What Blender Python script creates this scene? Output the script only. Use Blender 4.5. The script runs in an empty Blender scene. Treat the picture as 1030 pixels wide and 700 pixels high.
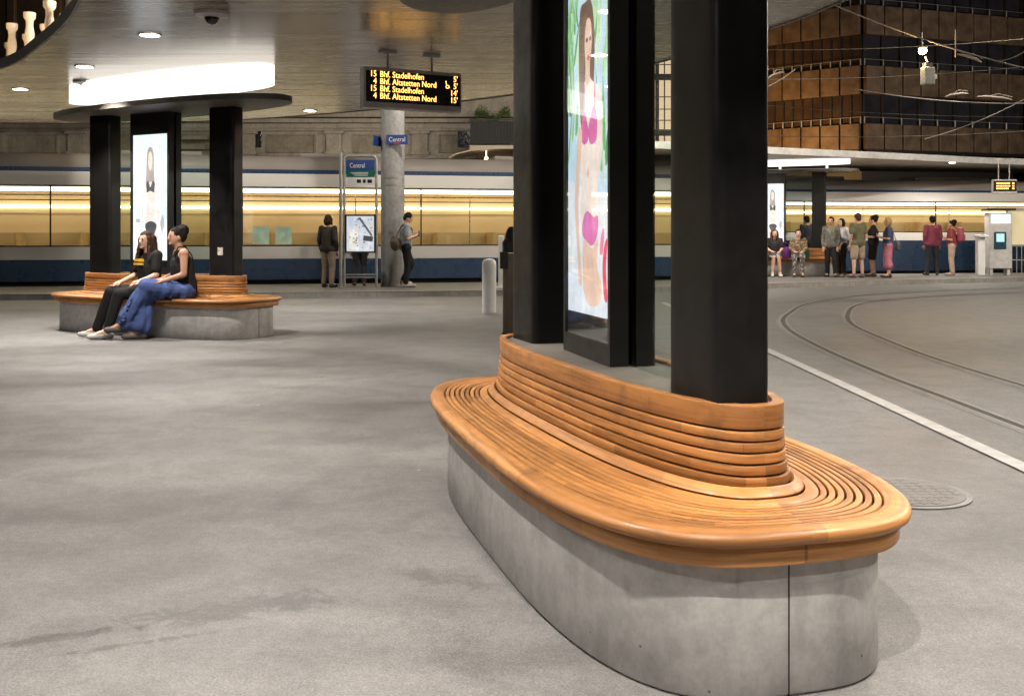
EXPO = 0.1; DLP = 385
import bpy, bmesh, math, random
from mathutils import Vector, Matrix
R = math.radians
rnd = random.Random(7)
scene = bpy.context.scene
COL = scene.collection
F, H0, EYE = 1030.0, 235.0, 1.32        # focal length in px of the 1030 px wide photograph, horizon row, eye height

def P(x, y, Z):                          # a photo point at distance Z -> world
    return Vector(((x-515.0)/F*Z, Z, EYE-(y-H0)/F*Z))
def G(x, y, z=0.0):                      # a photo point on the level plane z -> world
    Z = (EYE-z)*F/(y-H0)
    return Vector(((x-515.0)/F*Z, Z, z))

# ------------------------------------------------------------------ materials
def mat(name):
    m = bpy.data.materials.new(name); m.use_nodes = True
    nt = m.node_tree
    return m, nt, nt.nodes['Principled BSDF']
def N(nt, t, **kw):
    n = nt.nodes.new(t)
    for k, v in kw.items():
        if k in n.inputs: n.inputs[k].default_value = v
        else: setattr(n, k, v)
    return n
def ramp(nt, fac, stops):
    r = nt.nodes.new('ShaderNodeValToRGB'); e = r.color_ramp.elements
    while len(e) < len(stops): e.new(0.5)
    for i, (p, c) in enumerate(stops):
        e[i].position = p
        e[i].color = (c, c, c, 1) if isinstance(c, (int, float)) else (*c, 1)
    nt.links.new(fac, r.inputs[0]); return r.outputs[0]
def mix(nt, fac, a, b, mode='MIX'):
    n = nt.nodes.new('ShaderNodeMix'); n.data_type = 'RGBA'; n.blend_type = mode
    for s, v in ((0, fac), (6, a), (7, b)):
        if isinstance(v, (int, float)): n.inputs[s].default_value = v
        elif isinstance(v, tuple): n.inputs[s].default_value = (*v, 1)
        else: nt.links.new(v, n.inputs[s])
    return n.outputs[2]
def coords(nt, scale=(1,1,1), kind='Object', rot=(0,0,0)):
    tc = nt.nodes.new('ShaderNodeTexCoord'); mp = nt.nodes.new('ShaderNodeMapping')
    mp.inputs['Scale'].default_value = scale; mp.inputs['Rotation'].default_value = rot
    nt.links.new(tc.outputs[kind], mp.inputs['Vector']); return mp.outputs[0]
def noise(nt, vec, scale, detail=4, rough=0.55, dist=0.0):
    n = N(nt, 'ShaderNodeTexNoise', Scale=scale, Detail=detail, Roughness=rough, Distortion=dist)
    nt.links.new(vec, n.inputs['Vector']); return n.outputs[0]
def bump(nt, b, h, strength=0.3, dist=0.01):
    n = N(nt, 'ShaderNodeBump', Strength=strength, Distance=dist)
    nt.links.new(h, n.inputs['Height']); nt.links.new(n.outputs[0], b.inputs['Normal'])
def plain(name, col, rough=0.5, metal=0.0, var=0.15, scale=6.0, bmp=0.0, coat=0.0, spec=0.5):
    m, nt, b = mat(name)
    v = coords(nt)
    f = noise(nt, v, scale, 5)
    lo = tuple(c*(1-var) for c in col); hi = tuple(min(1, c*(1+var)) for c in col)
    nt.links.new(ramp(nt, f, [(0.3, lo), (0.7, hi)]), b.inputs['Base Color'])
    nt.links.new(ramp(nt, noise(nt, v, scale*3, 3), [(0.3, max(0, rough-0.07)), (0.7, min(1, rough+0.07))]), b.inputs['Roughness'])
    b.inputs['Metallic'].default_value = metal
    b.inputs['Coat Weight'].default_value = coat
    b.inputs['Specular IOR Level'].default_value = spec
    if bmp: bump(nt, b, noise(nt, v, scale*8, 4), bmp, 0.01)
    return m
def emit(name, col, strength, base=None):
    m, nt, b = mat(name)
    b.inputs['Base Color'].default_value = (*(base or (0.02, 0.02, 0.02)), 1)
    b.inputs['Emission Color'].default_value = (*col, 1)
    b.inputs['Emission Strength'].default_value = strength
    b.inputs['Roughness'].default_value = 0.4
    return m
def ink(name, col, strength):
    m, nt, b = mat(name); v = coords(nt, (1, 1, 1))
    f = noise(nt, v, 7.0, 3, 0.5, 0.3); g = noise(nt, v, 28.0, 3, 0.6)
    c = mix(nt, 1.0, ramp(nt, f, [(0.30, tuple(x*0.84 for x in col)), (0.55, col), (0.75, tuple(min(1.0, x*1.12+0.03) for x in col))]), ramp(nt, g, [(0.3, 0.92), (0.65, 1.03)]), 'MULTIPLY')
    nt.links.new(c, b.inputs['Emission Color']); b.inputs['Emission Strength'].default_value = strength
    b.inputs['Base Color'].default_value = (0.03, 0.03, 0.03, 1); b.inputs['Roughness'].default_value = 0.5
    return m
def glassy(name, tint=(0.9, 0.95, 0.93), gloss=0.08, graze=0.45):
    m = bpy.data.materials.new(name); m.use_nodes = True
    nt = m.node_tree; nt.nodes.clear()
    out = nt.nodes.new('ShaderNodeOutputMaterial')
    t = N(nt, 'ShaderNodeBsdfTransparent'); t.inputs[0].default_value = (*tint, 1)
    g = N(nt, 'ShaderNodeBsdfGlossy', Roughness=0.02)
    lw = N(nt, 'ShaderNodeLayerWeight', Blend=0.5)
    pw = N(nt, 'ShaderNodeMath', operation='POWER'); nt.links.new(lw.outputs['Facing'], pw.inputs[0]); pw.inputs[1].default_value = 5.0
    fr = N(nt, 'ShaderNodeMath', operation='MULTIPLY_ADD'); nt.links.new(pw.outputs[0], fr.inputs[0]); fr.inputs[1].default_value = graze; fr.inputs[2].default_value = gloss*0.5
    mx = nt.nodes.new('ShaderNodeMixShader')
    nt.links.new(fr.outputs[0], mx.inputs[0]); nt.links.new(t.outputs[0], mx.inputs[1])
    nt.links.new(g.outputs[0], mx.inputs[2]); nt.links.new(mx.outputs[0], out.inputs[0])
    return m

def wood_mat(name, col):
    m, nt, b = mat(name)
    uv = nt.nodes.new('ShaderNodeUVMap'); uv.uv_map = 'UVMap'
    sep = nt.nodes.new('ShaderNodeSeparateXYZ'); nt.links.new(uv.outputs[0], sep.inputs[0])
    # long grain: stretched noise along the board
    mp = nt.nodes.new('ShaderNodeMapping'); mp.inputs['Scale'].default_value = (2.2, 55, 1)
    nt.links.new(uv.outputs[0], mp.inputs[0])
    g1 = noise(nt, mp.outputs[0], 1.0, 6, 0.6, 0.6)
    mp2 = nt.nodes.new('ShaderNodeMapping'); mp2.inputs['Scale'].default_value = (9, 320, 1)
    nt.links.new(uv.outputs[0], mp2.inputs[0])
    g2 = noise(nt, mp2.outputs[0], 1.0, 3, 0.6)
    # boards: one random tone per length of board (u) and ring (v)
    def fl(sock, k):
        mu = N(nt, 'ShaderNodeMath', operation='MULTIPLY'); mu.inputs[1].default_value = k
        nt.links.new(sock, mu.inputs[0])
        f_ = N(nt, 'ShaderNodeMath', operation='FLOOR'); nt.links.new(mu.outputs[0], f_.inputs[0]); return f_.outputs[0], mu.outputs[0]
    bu, bu_raw = fl(sep.outputs[0], 1/0.62); bv, _ = fl(sep.outputs[1], 1.0)
    cx = nt.nodes.new('ShaderNodeCombineXYZ'); nt.links.new(bu, cx.inputs[0]); nt.links.new(bv, cx.inputs[1])
    wn = nt.nodes.new('ShaderNodeTexWhiteNoise'); wn.noise_dimensions = '2D'; nt.links.new(cx.outputs[0], wn.inputs['Vector'])
    fr = N(nt, 'ShaderNodeMath', operation='FRACT'); nt.links.new(bu_raw, fr.inputs[0])
    joint = ramp(nt, fr.outputs[0], [(0.0, 0.45), (0.004, 1.0)])
    c = ramp(nt, g1, [(0.34, tuple(x*0.62 for x in col)), (0.50, col), (0.66, (col[0]*1.18, col[1]*1.24, col[2]*1.26))])
    c = mix(nt, 0.30, c, ramp(nt, g2, [(0.40, 0.55), (0.58, 1.06)]), 'MULTIPLY')
    c = mix(nt, 1.0, c, ramp(nt, wn.outputs[0], [(0.0, (0.60, 0.56, 0.52)), (0.5, (0.92, 0.91, 0.90)), (1.0, (1.14, 1.16, 1.14))]), 'MULTIPLY')
    c = mix(nt, 1.0, c, joint, 'MULTIPLY')
    ob = coords(nt)
    stain = noise(nt, ob, 5.0, 5, 0.7)
    c = mix(nt, ramp(nt, stain, [(0.56, 0.0), (0.70, 0.5)]), c, (0.09, 0.045, 0.02))
    nt.links.new(c, b.inputs['Base Color'])
    nt.links.new(ramp(nt, noise(nt, ob, 14, 4), [(0.35, 0.36), (0.62, 0.56)]), b.inputs['Roughness'])
    b.inputs['Coat Weight'].default_value = 0.06; b.inputs['Coat Roughness'].default_value = 0.3
    bump(nt, b, g2, 0.12, 0.002)
    return m

def concrete_mat(name, col):
    m, nt, b = mat(name)
    v = coords(nt)
    big = noise(nt, v, 2.2, 6, 0.62, 0.4)
    vs = coords(nt, (7, 7, 1.2)); streak = noise(nt, vs, 1.2, 5, 0.6)
    fine = noise(nt, v, 60, 4, 0.6)
    c = ramp(nt, big, [(0.30, tuple(x*0.74 for x in col)), (0.5, col), (0.70, tuple(x*1.15 for x in col))])
    med = noise(nt, v, 11, 6, 0.7, 0.3)
    c = mix(nt, 0.6, c, ramp(nt, med, [(0.38, 0.74), (0.58, 1.08)]), 'MULTIPLY')
    c = mix(nt, ramp(nt, streak, [(0.50, 0.0), (0.72, 0.5)]), c, tuple(x*0.55 for x in col))
    c = mix(nt, 0.35, c, ramp(nt, fine, [(0.3, 0.72), (0.65, 1.0)]), 'MULTIPLY')
    vo = N(nt, 'ShaderNodeTexVoronoi', Scale=9.0); nt.links.new(v, vo.inputs['Vector'])
    pit = ramp(nt, vo.outputs['Distance'], [(0.025, 0.25), (0.05, 1.0)])
    c = mix(nt, 1.0, c, pit, 'MULTIPLY')
    nt.links.new(c, b.inputs['Base Color'])
    b.inputs['Roughness'].default_value = 0.72
    hh = mix(nt, 0.5, fine, pit)
    bump(nt, b, hh, 0.18, 0.004)
    return m

def N2(nt, sock, add):
    n = N(nt, 'ShaderNodeMath', operation='ADD'); nt.links.new(sock, n.inputs[0]); n.inputs[1].default_value = add; return n.outputs[0]
def asphalt_mat(name, col, stains=()):
    m, nt, b = mat(name)
    v = coords(nt)
    vs = coords(nt, (0.35, 1.0, 1)); big = noise(nt, vs, 0.75, 5, 0.6, 0.8)
    mid = noise(nt, v, 3.2, 6, 0.65, 0.5)
    fine = noise(nt, v, 120, 3, 0.7); grit = noise(nt, v, 26, 6, 0.75)
    c = ramp(nt, big, [(0.34, tuple(x*0.74 for x in col)), (0.50, col), (0.66, tuple(x*1.14 for x in col))])
    c = mix(nt, 0.7, c, ramp(nt, mid, [(0.36, 0.72), (0.58, 1.05)]), 'MULTIPLY')
    c = mix(nt, 0.6, c, ramp(nt, fine, [(0.38, 0.42), (0.62, 1.22)]), 'MULTIPLY')
    c = mix(nt, 0.42, c, ramp(nt, grit, [(0.40, 0.66), (0.60, 1.14)]), 'MULTIPLY')
    # trodden gum, paler specks
    vo = N(nt, 'ShaderNodeTexVoronoi', Scale=2.6); nt.links.new(v, vo.inputs['Vector'])
    gsp = ramp(nt, vo.outputs['Distance'], [(0.024, 0.7), (0.040, 0.0)])
    sep = nt.nodes.new('ShaderNodeSeparateColor'); nt.links.new(vo.outputs['Color'], sep.inputs[0])
    some = ramp(nt, sep.outputs[0], [(0.55, 0.0), (0.6, 1.0)])
    gm = N(nt, 'ShaderNodeMath', operation='MULTIPLY'); nt.links.new(gsp, gm.inputs[0]); nt.links.new(some, gm.inputs[1])
    c = mix(nt, gm.outputs[0], c, tuple(min(1, x*2.2) for x in col))
    # hairline cracks and old spills
    wv = coords(nt, (0.55, 1.0, 1), rot=(0, 0, 0.35)); sp = noise(nt, wv, 0.9, 7, 0.7, 1.6)
    c = mix(nt, ramp(nt, sp, [(0.60, 0.0), (0.68, 0.42)]), c, tuple(x*0.48 for x in col))
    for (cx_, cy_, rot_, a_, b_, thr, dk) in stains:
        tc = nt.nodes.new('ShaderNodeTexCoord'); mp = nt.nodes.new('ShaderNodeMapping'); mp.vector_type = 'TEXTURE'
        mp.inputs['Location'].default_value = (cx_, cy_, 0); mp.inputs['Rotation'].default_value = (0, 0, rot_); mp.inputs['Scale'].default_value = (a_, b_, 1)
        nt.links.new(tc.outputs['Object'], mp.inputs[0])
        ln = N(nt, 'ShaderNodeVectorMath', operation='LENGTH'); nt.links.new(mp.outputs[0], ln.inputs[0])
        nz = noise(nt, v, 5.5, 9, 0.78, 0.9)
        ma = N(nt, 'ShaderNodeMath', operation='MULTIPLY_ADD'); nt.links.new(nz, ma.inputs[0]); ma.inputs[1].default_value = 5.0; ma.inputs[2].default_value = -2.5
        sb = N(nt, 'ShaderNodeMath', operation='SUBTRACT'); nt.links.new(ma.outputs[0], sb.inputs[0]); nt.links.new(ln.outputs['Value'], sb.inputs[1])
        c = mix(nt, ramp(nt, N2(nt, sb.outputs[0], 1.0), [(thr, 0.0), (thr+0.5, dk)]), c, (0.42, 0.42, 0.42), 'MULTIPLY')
    nt.links.new(c, b.inputs['Base Color'])
    nt.links.new(ramp(nt, big, [(0.3, 0.50), (0.7, 0.68)]), b.inputs['Roughness'])
    bump(nt, b, fine, 0.22, 0.004)
    return m

def ceiling_mat(name):
    m, nt, b = mat(name)
    v = coords(nt, (0.5, 34, 1)); br = noise(nt, v, 1.0, 5, 0.65)
    v2 = coords(nt, (0.12, 5.0, 1)); br2 = noise(nt, v2, 1.0, 4, 0.6)
    c = ramp(nt, br2, [(0.3, (0.30, 0.265, 0.225)), (0.7, (0.43, 0.385, 0.33))])
    c = mix(nt, 0.32, c, ramp(nt, br, [(0.38, 0.6), (0.62, 1.08)]), 'MULTIPLY')
    # panel joints every 1.35 m across
    tc = nt.nodes.new('ShaderNodeTexCoord'); sp = nt.nodes.new('ShaderNodeSeparateXYZ'); nt.links.new(tc.outputs['Object'], sp.inputs[0])
    mu = N(nt, 'ShaderNodeMath', operation='MULTIPLY'); mu.inputs[1].default_value = 1/1.35; nt.links.new(sp.outputs[1], mu.inputs[0])
    fr = N(nt, 'ShaderNodeMath', operation='FRACT'); nt.links.new(mu.outputs[0], fr.inputs[0])
    c = mix(nt, 1.0, c, ramp(nt, fr.outputs[0], [(0.0, 0.35), (0.012, 1.0)]), 'MULTIPLY')
    nt.links.new(c, b.inputs['Base Color'])
    b.inputs['Metallic'].default_value = 0.6
    nt.links.new(ramp(nt, br2, [(0.3, 0.21), (0.7, 0.31)]), b.inputs['Roughness'])
    bump(nt, b, br, 0.07, 0.004)
    return m

M = {}
M['wood'] = wood_mat('oiled_hardwood', (0.43, 0.188, 0.056))
M['concrete'] = concrete_mat('cast_concrete', (0.47, 0.460, 0.445))
M['platform'] = concrete_mat('bench_top_slab', (0.12, 0.105, 0.088))
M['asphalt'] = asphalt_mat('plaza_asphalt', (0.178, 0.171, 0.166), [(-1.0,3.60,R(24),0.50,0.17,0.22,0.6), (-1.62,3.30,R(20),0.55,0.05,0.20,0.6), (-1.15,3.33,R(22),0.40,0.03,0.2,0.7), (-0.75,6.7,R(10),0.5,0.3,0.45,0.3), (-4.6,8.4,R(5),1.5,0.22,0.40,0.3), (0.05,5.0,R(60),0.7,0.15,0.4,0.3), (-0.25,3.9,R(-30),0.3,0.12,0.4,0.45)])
M['road'] = asphalt_mat('road_asphalt', (0.150, 0.146, 0.143))
M['kerb'] = concrete_mat('kerb_stone', (0.24, 0.23, 0.215))
M['paving'] = asphalt_mat('island_paving', (0.17, 0.16, 0.15))
M['line'] = plain('white_road_paint', (0.37, 0.365, 0.355), 0.6, var=0.22, scale=9)
M['steel'] = plain('worn_rail_steel', (0.20, 0.19, 0.18), 0.45, 0.7, scale=20)
M['groove'] = plain('rail_groove', (0.018, 0.017, 0.016), 0.7)
M['bed'] = concrete_mat('rail_bed', (0.25, 0.243, 0.235))
M['ceil'] = ceiling_mat('brushed_ceiling')
M['fascia'] = plain('canopy_fascia', (0.16, 0.15, 0.145), 0.4, 0.5)
M['pale_fascia'] = plain('pale_fascia', (0.55, 0.55, 0.54), 0.4, 0.2)
M['roof'] = plain('roof_sheet', (0.10, 0.10, 0.10), 0.7)
M['black'] = plain('black_powder_coat', (0.012, 0.0115, 0.011), 0.42, 0.0, var=0.25, scale=3, bmp=0.03)
M['column'] = plain('dark_bronze_coat', (0.0062, 0.0057, 0.0053), 0.40, 0.0, var=0.25, scale=3, bmp=0.03, spec=0.32)
M['plate'] = plain('dark_roof_plate', (0.085, 0.075, 0.066), 0.5, 0.1)
M['darkgap'] = plain('shadow_gap', (0.012, 0.009, 0.006), 0.9)
M['glass'] = glassy('clear_glass')
M['coverglass'] = glassy('poster_glass', (0.97, 0.98, 0.98), 0.08, 1.0)
M['cove'] = emit('cove_light', (1.0, 0.95, 0.87), 1.5)
M['down'] = emit('downlight_lens', (1.0, 0.86, 0.68), 45.0)
M['led'] = emit('led_amber', (1.0, 0.50, 0.11), 3.4)
M['screen'] = plain('sign_screen', (0.008, 0.007, 0.006), 0.3)
M['grey'] = plain('grey_sign_case', (0.42, 0.38, 0.36), 0.5)
M['pillar'] = concrete_mat('painted_pillar', (0.30, 0.295, 0.29))
M['blue'] = plain('blue_enamel', (0.012, 0.045, 0.20), 0.35)
M['white'] = plain('white_paint', (0.72, 0.72, 0.71), 0.45, var=0.06)
M['chrome'] = plain('brushed_steel', (0.52, 0.50, 0.47), 0.3, 0.95)
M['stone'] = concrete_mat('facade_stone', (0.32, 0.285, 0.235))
M['soffit'] = plain('painted_soffit', (0.55, 0.49, 0.42), 0.5, 0.0, var=0.1, scale=2)
M['stone_dark'] = concrete_mat('facade_stone_shaded', (0.25, 0.215, 0.165))  # darker copy of the facade stone, shade put into its colour
M['bal'] = plain('limestone_baluster', (0.62, 0.52, 0.40), 0.7, var=0.1, scale=12, bmp=0.1)
M['darkwin'] = plain('dark_window', (0.012, 0.012, 0.014), 0.12)
M['brown'] = plain('bronze_panel', (0.15, 0.10, 0.062), 0.55, 0.1, var=0.4, scale=1.6, bmp=0.3)
M['mull'] = plain('dark_mullion', (0.02, 0.016, 0.013), 0.5)
M['iron'] = plain('wrought_iron', (0.015, 0.015, 0.015), 0.5)
M['leaf'] = plain('leaf_green', (0.07, 0.12, 0.02), 0.5, var=0.5, scale=20)
M['wire'] = plain('wire_copper_grey', (0.10, 0.085, 0.07), 0.5, 0.2)
M['galv'] = plain('galvanised', (0.33, 0.32, 0.30), 0.4, 0.4)
M['rubber'] = plain('rubber_sole', (0.03, 0.03, 0.03), 0.7)

# ------------------------------------------------------------------ mesh helpers
class MB:
    def __init__(s): s.v = []; s.f = []; s.mi = []; s.uv = {}
    def add(s, verts, faces, mi=0):
        o = len(s.v); s.v += [tuple(v) for v in verts]
        for f in faces: s.f.append(tuple(i+o for i in f)); s.mi.append(mi)
    def box(s, c, d, rz=0.0, mi=0, bev=0.0):
        x, y, z = (k/2 for k in d)
        if bev > 0:
            b = min(bev, x*0.9, y*0.9, z*0.9); bm = bmesh.new(); bmesh.ops.create_cube(bm, size=1)
            for v in bm.verts: v.co = Vector((v.co.x*2*x, v.co.y*2*y, v.co.z*2*z))
            bmesh.ops.bevel(bm, geom=bm.edges[:], offset=b, segments=2, affect='EDGES', profile=0.5)
            bm.verts.ensure_lookup_table(); vs = [v.co.copy() for v in bm.verts]; fs = [[v.index for v in f.verts] for f in bm.faces]; bm.free()
        else:
            vs = [Vector((a, b_, c_)) for a in (-x, x) for b_ in (-y, y) for c_ in (-z, z)]
            fs = [(0,1,3,2), (4,6,7,5), (0,4,5,1), (2,3,7,6), (0,2,6,4), (1,5,7,3)]
        m = Matrix.Rotation(rz, 3, 'Z'); c = Vector(c)
        s.add([m@v+c for v in vs], fs, mi); return s
    def tube(s, pts, r, seg=8, mi=0, cap=True):
        pts = [Vector(p) for p in pts]; n = len(pts)
        rr = r if isinstance(r, (list, tuple)) else [r]*n
        vs = []; prev = None
        for i, p in enumerate(pts):
            t = (pts[min(i+1, n-1)]-pts[max(i-1, 0)]).normalized()
            if prev is None: a = t.orthogonal().normalized()
            else:
                a = prev-t*prev.dot(t)
                a = a.normalized() if a.length > 1e-6 else t.orthogonal().normalized()
            prev = a; b = t.cross(a)
            for k in range(seg):
                an = 2*math.pi*k/seg; vs.append(p+(a*math.cos(an)+b*math.sin(an))*rr[i])
        fs = []
        for i in range(n-1):
            for k in range(seg):
                k2 = (k+1) % seg; fs.append((i*seg+k, i*seg+k2, (i+1)*seg+k2, (i+1)*seg+k))
        if cap: fs.append(tuple(range(seg-1, -1, -1))); fs.append(tuple((n-1)*seg+k for k in range(seg)))
        s.add(vs, fs, mi); return s
    def lathe(s, c, prof, seg=24, mi=0, cap=True):
        c = Vector(c); vs = []; n = len(prof)
        for r, z in prof:
            for k in range(seg):
                an = 2*math.pi*k/seg; vs.append(c+Vector((r*math.cos(an), r*math.sin(an), z)))
        fs = []
        for i in range(n-1):
            for k in range(seg):
                k2 = (k+1) % seg; fs.append((i*seg+k, i*seg+k2, (i+1)*seg+k2, (i+1)*seg+k))
        if cap: fs.append(tuple(range(seg-1, -1, -1))); fs.append(tuple((n-1)*seg+k for k in range(seg)))
        s.add(vs, fs, mi); return s
    def prism(s, poly, z0, z1, mi=0, mtop=None, mside=None):
        n = len(poly); vs = [(p[0], p[1], z0) for p in poly]+[(p[0], p[1], z1) for p in poly]
        s.add(vs, [tuple(range(n-1, -1, -1))], mi); o = len(s.v)-2*n
        s.f.append(tuple(o+n+i for i in range(n))); s.mi.append(mi if mtop is None else mtop)
        for i in range(n):
            j = (i+1) % n; s.f.append((o+i, o+j, o+n+j, o+n+i)); s.mi.append(mi if mside is None else mside)
        return s
    def sheet(s, poly, z, mi=0):
        s.add([(p[0], p[1], z) for p in poly], [tuple(range(len(poly)))], mi); return s
    def ribbon(s, pts, off0, off1, z, mi=0):
        n = len(pts); vs = []
        for i in range(n):
            a, b = Vector(pts[max(i-1, 0)][:2]), Vector(pts[min(i+1, n-1)][:2]); t = (b-a).normalized(); nn = Vector((t.y, -t.x)); p = Vector(pts[i][:2])
            for o in (off0, off1): q = p+nn*o; vs.append((q.x, q.y, z))
        s.add(vs, [(2*i, 2*i+1, 2*i+3, 2*i+2) for i in range(n-1)], mi); return s
    def ell(s, c, r, mi=0, seg=14, rings=9, rot=None):
        c = Vector(c); vs = []; fs = []
        for i in range(rings+1):
            th = math.pi*i/rings
            for k in range(seg):
                an = 2*math.pi*k/seg; v = Vector((r[0]*math.sin(th)*math.cos(an), r[1]*math.sin(th)*math.sin(an), r[2]*math.cos(th)))
                if rot is not None: v = rot@v
                vs.append(c+v)
        for i in range(rings):
            for k in range(seg):
                k2 = (k+1) % seg; fs.append((i*seg+k, (i+1)*seg+k, (i+1)*seg+k2, i*seg+k2))
        s.add(vs, fs, mi); return s

def link(o, parent=None):
    COL.objects.link(o)
    if parent is not None: o.parent = parent
    return o
def tag(o, label=None, cat=None, group=None, kind=None):
    if label: o['label'] = label
    if cat: o['category'] = cat
    if group: o['group'] = group
    if kind: o['kind'] = kind
    return o
def build(mb, name, mats, parent=None, smooth=None, weld=False):
    me = bpy.data.meshes.new(name); me.from_pydata(mb.v, [], mb.f)
    mats = mats if isinstance(mats, (list, tuple)) else [mats]
    for m in mats: me.materials.append(m)
    for p, i in zip(me.polygons, mb.mi): p.material_index = i
    bm = bmesh.new(); bm.from_mesh(me)
    bmesh.ops.remove_doubles(bm, verts=bm.verts[:], dist=1e-6)
    bmesh.ops.recalc_face_normals(bm, faces=bm.faces[:]); bm.to_mesh(me); bm.free()
    if smooth:
        me.shade_smooth() if hasattr(me, 'shade_smooth') else None
        try: me.set_sharp_from_angle(angle=R(smooth))
        except Exception: pass
    me.update()
    return link(bpy.data.objects.new(name, me), parent)
def empty(name, loc, rz=0.0, label=None, cat=None, group=None):
    o = bpy.data.objects.new(name, None); o.empty_display_size = 0.2
    o.location = loc; o.rotation_euler = (0, 0, rz); link(o)
    return tag(o, label, cat, group)
def copy_tree(o, parent=None):
    c = o.copy(); link(c)
    if parent is not None: c.parent = parent
    for ch in list(o.children):
        copy_tree(ch, c)
    return c
def text_mesh(name, body, size, m, parent, loc, rot, align='LEFT', extrude=0.001, sx=1.0):
    cu = bpy.data.curves.new(name, 'FONT'); cu.body = body; cu.size = size; cu.align_x = align; cu.extrude = extrude; cu.resolution_u = 3
    t = bpy.data.objects.new(name, cu); link(t)
    dg = bpy.context.evaluated_depsgraph_get(); me = bpy.data.meshes.new_from_object(t.evaluated_get(dg))
    bpy.data.objects.remove(t); bpy.data.curves.remove(cu)
    me.materials.clear(); me.materials.append(m)
    o = bpy.data.objects.new(name, me); link(o, parent); o.location = loc; o.rotation_euler = rot; o.scale = (sx, 1, 1)
    return o
def spow(x, p): return math.copysign(abs(x)**p, x)
def se_poly(a, b, n, N_=64, rot=0.0, cx=0.0, cy=0.0):
    out = []
    for i in range(N_):
        ph = 2*math.pi*i/N_; c, s = math.cos(ph), math.sin(ph)
        # spread the points evenly on long shapes
        c2, s2 = a*c, b*s; an = math.atan2(s2, c2); c, s = math.cos(an), math.sin(an)
        r = 1/((abs(c/a)**n+abs(s/b)**n)**(1/n)); u, v = r*c, r*s
        out.append((cx+u*math.cos(rot)-v*math.sin(rot), cy+u*math.sin(rot)+v*math.cos(rot)))
    return out
def spot(name, loc, power, col=(1, 0.93, 0.85), size=150, blend=0.6, rad=0.06, target=None):
    l = bpy.data.lights.new(name, 'SPOT'); l.energy = power; l.color = col; l.spot_size = R(size); l.spot_blend = blend; l.shadow_soft_size = rad
    o = bpy.data.objects.new(name, l); o.location = loc; COL.objects.link(o)
    if target is not None: o.rotation_euler = (Vector(target)-Vector(loc)).to_track_quat('-Z', 'Y').to_euler()
    return o
def point(name, loc, power, col=(1, 0.8, 0.55), rad=0.1):
    l = bpy.data.lights.new(name, 'POINT'); l.energy = power; l.color = col; l.shadow_soft_size = rad
    o = bpy.data.objects.new(name, l); o.location = loc; COL.objects.link(o); return o
# ------------------------------------------------------------------ the setting
def structure(mb, name, mats, smooth=None):
    return tag(build(mb, name, mats, None, smooth), kind='structure')
structure(MB().sheet([(-220,-60),(220,-60),(220,300),(-220,300)], 0.0), 'ground', M['asphalt'])
KERB = [(-45,14.0),(-10,20.3),(-5,20.95),(0,21.75),(3.2,23.0),(6.2,24.7),(10,26.45),(14.2,28.2),(22,30.4),(45,33.5)]
structure(MB().sheet([(2.95,-12),(70,-12),(70,33.2)]+[(x, y-0.1) for x, y in reversed(KERB[5:-1])]+[(2.95,22.75)], 0.004), 'road', M['road'])
structure(MB().ribbon([(2.88,-8),(2.88,19.5)], -0.058, 0.058, 0.009), 'road_marking', M['line'])
back = [(45,36.0),(14,31.2),(8,30.2),(6.5,27.2),(0,25.5),(-12,23.0),(-45,16.0)]
structure(MB().sheet(KERB+back, 0.115), 'tram_platform', M['paving'])
k = MB(); n = len(KERB); vs = []
for i in range(n):
    a, b = Vector(KERB[max(i-1,0)]), Vector(KERB[min(i+1,n-1)]); t = (b-a).normalized(); nn = Vector((t.y,-t.x)); p = Vector(KERB[i])
    for o, z in ((0.02,0.0),(0.0,0.10),(-0.02,0.12),(-0.30,0.12),(-0.30,0.0)):
        q = p+nn*o; vs.append((q.x,q.y,z))
k.add(vs, [(i*5+j, i*5+j+1, (i+1)*5+j+1, (i+1)*5+j) for i in range(n-1) for j in range(4)])
structure(k, 'kerb', M['kerb'])

def catmull(pts, per=10):
    out = []; n = len(pts)
    for i in range(n-1):
        p0, p1, p2, p3 = (Vector(pts[max(0,min(n-1,j))]) for j in (i-1,i,i+1,i+2))
        for q in range(per):
            t = q/per
            out.append(0.5*((2*p1)+(-p0+p2)*t+(2*p0-5*p1+4*p2-p3)*t*t+(-p0+3*p1-3*p2+p3)*t**3))
    out.append(Vector(pts[-1])); return out
RAIL_A = [(3.5,-6),(3.45,2),(3.44,6.9),(3.44,8.14),(3.43,9.41),(3.48,10.88),(3.58,12.36),(3.75,13.9),(4.08,15.5),(4.6,17.0),(5.5,19.1),(7.3,21.6),(10.0,23.6),(15,25.6),(26,28)]
RAIL_B = [(4.5,-6),(4.44,2),(4.40,7),(4.39,8.77),(4.40,10.04),(4.46,11.3),(4.65,13.1),(4.9,14.8),(5.42,16.6),(6.3,18.75),(7.6,20.5),(10.2,22.3),(15.2,24.4),(26,26.9)]
for pts in (RAIL_A, RAIL_B):
    c = catmull(pts); r = MB()
    r.ribbon(c, -0.075, 0.095, 0.008, 2); r.ribbon(c, -0.045, -0.012, 0.012, 0); r.ribbon(c, -0.011, 0.052, 0.011, 1); r.ribbon(c, 0.053, 0.070, 0.012, 0)
    structure(r, 'tram_rail', [M['steel'], M['groove'], M['bed']])

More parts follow.
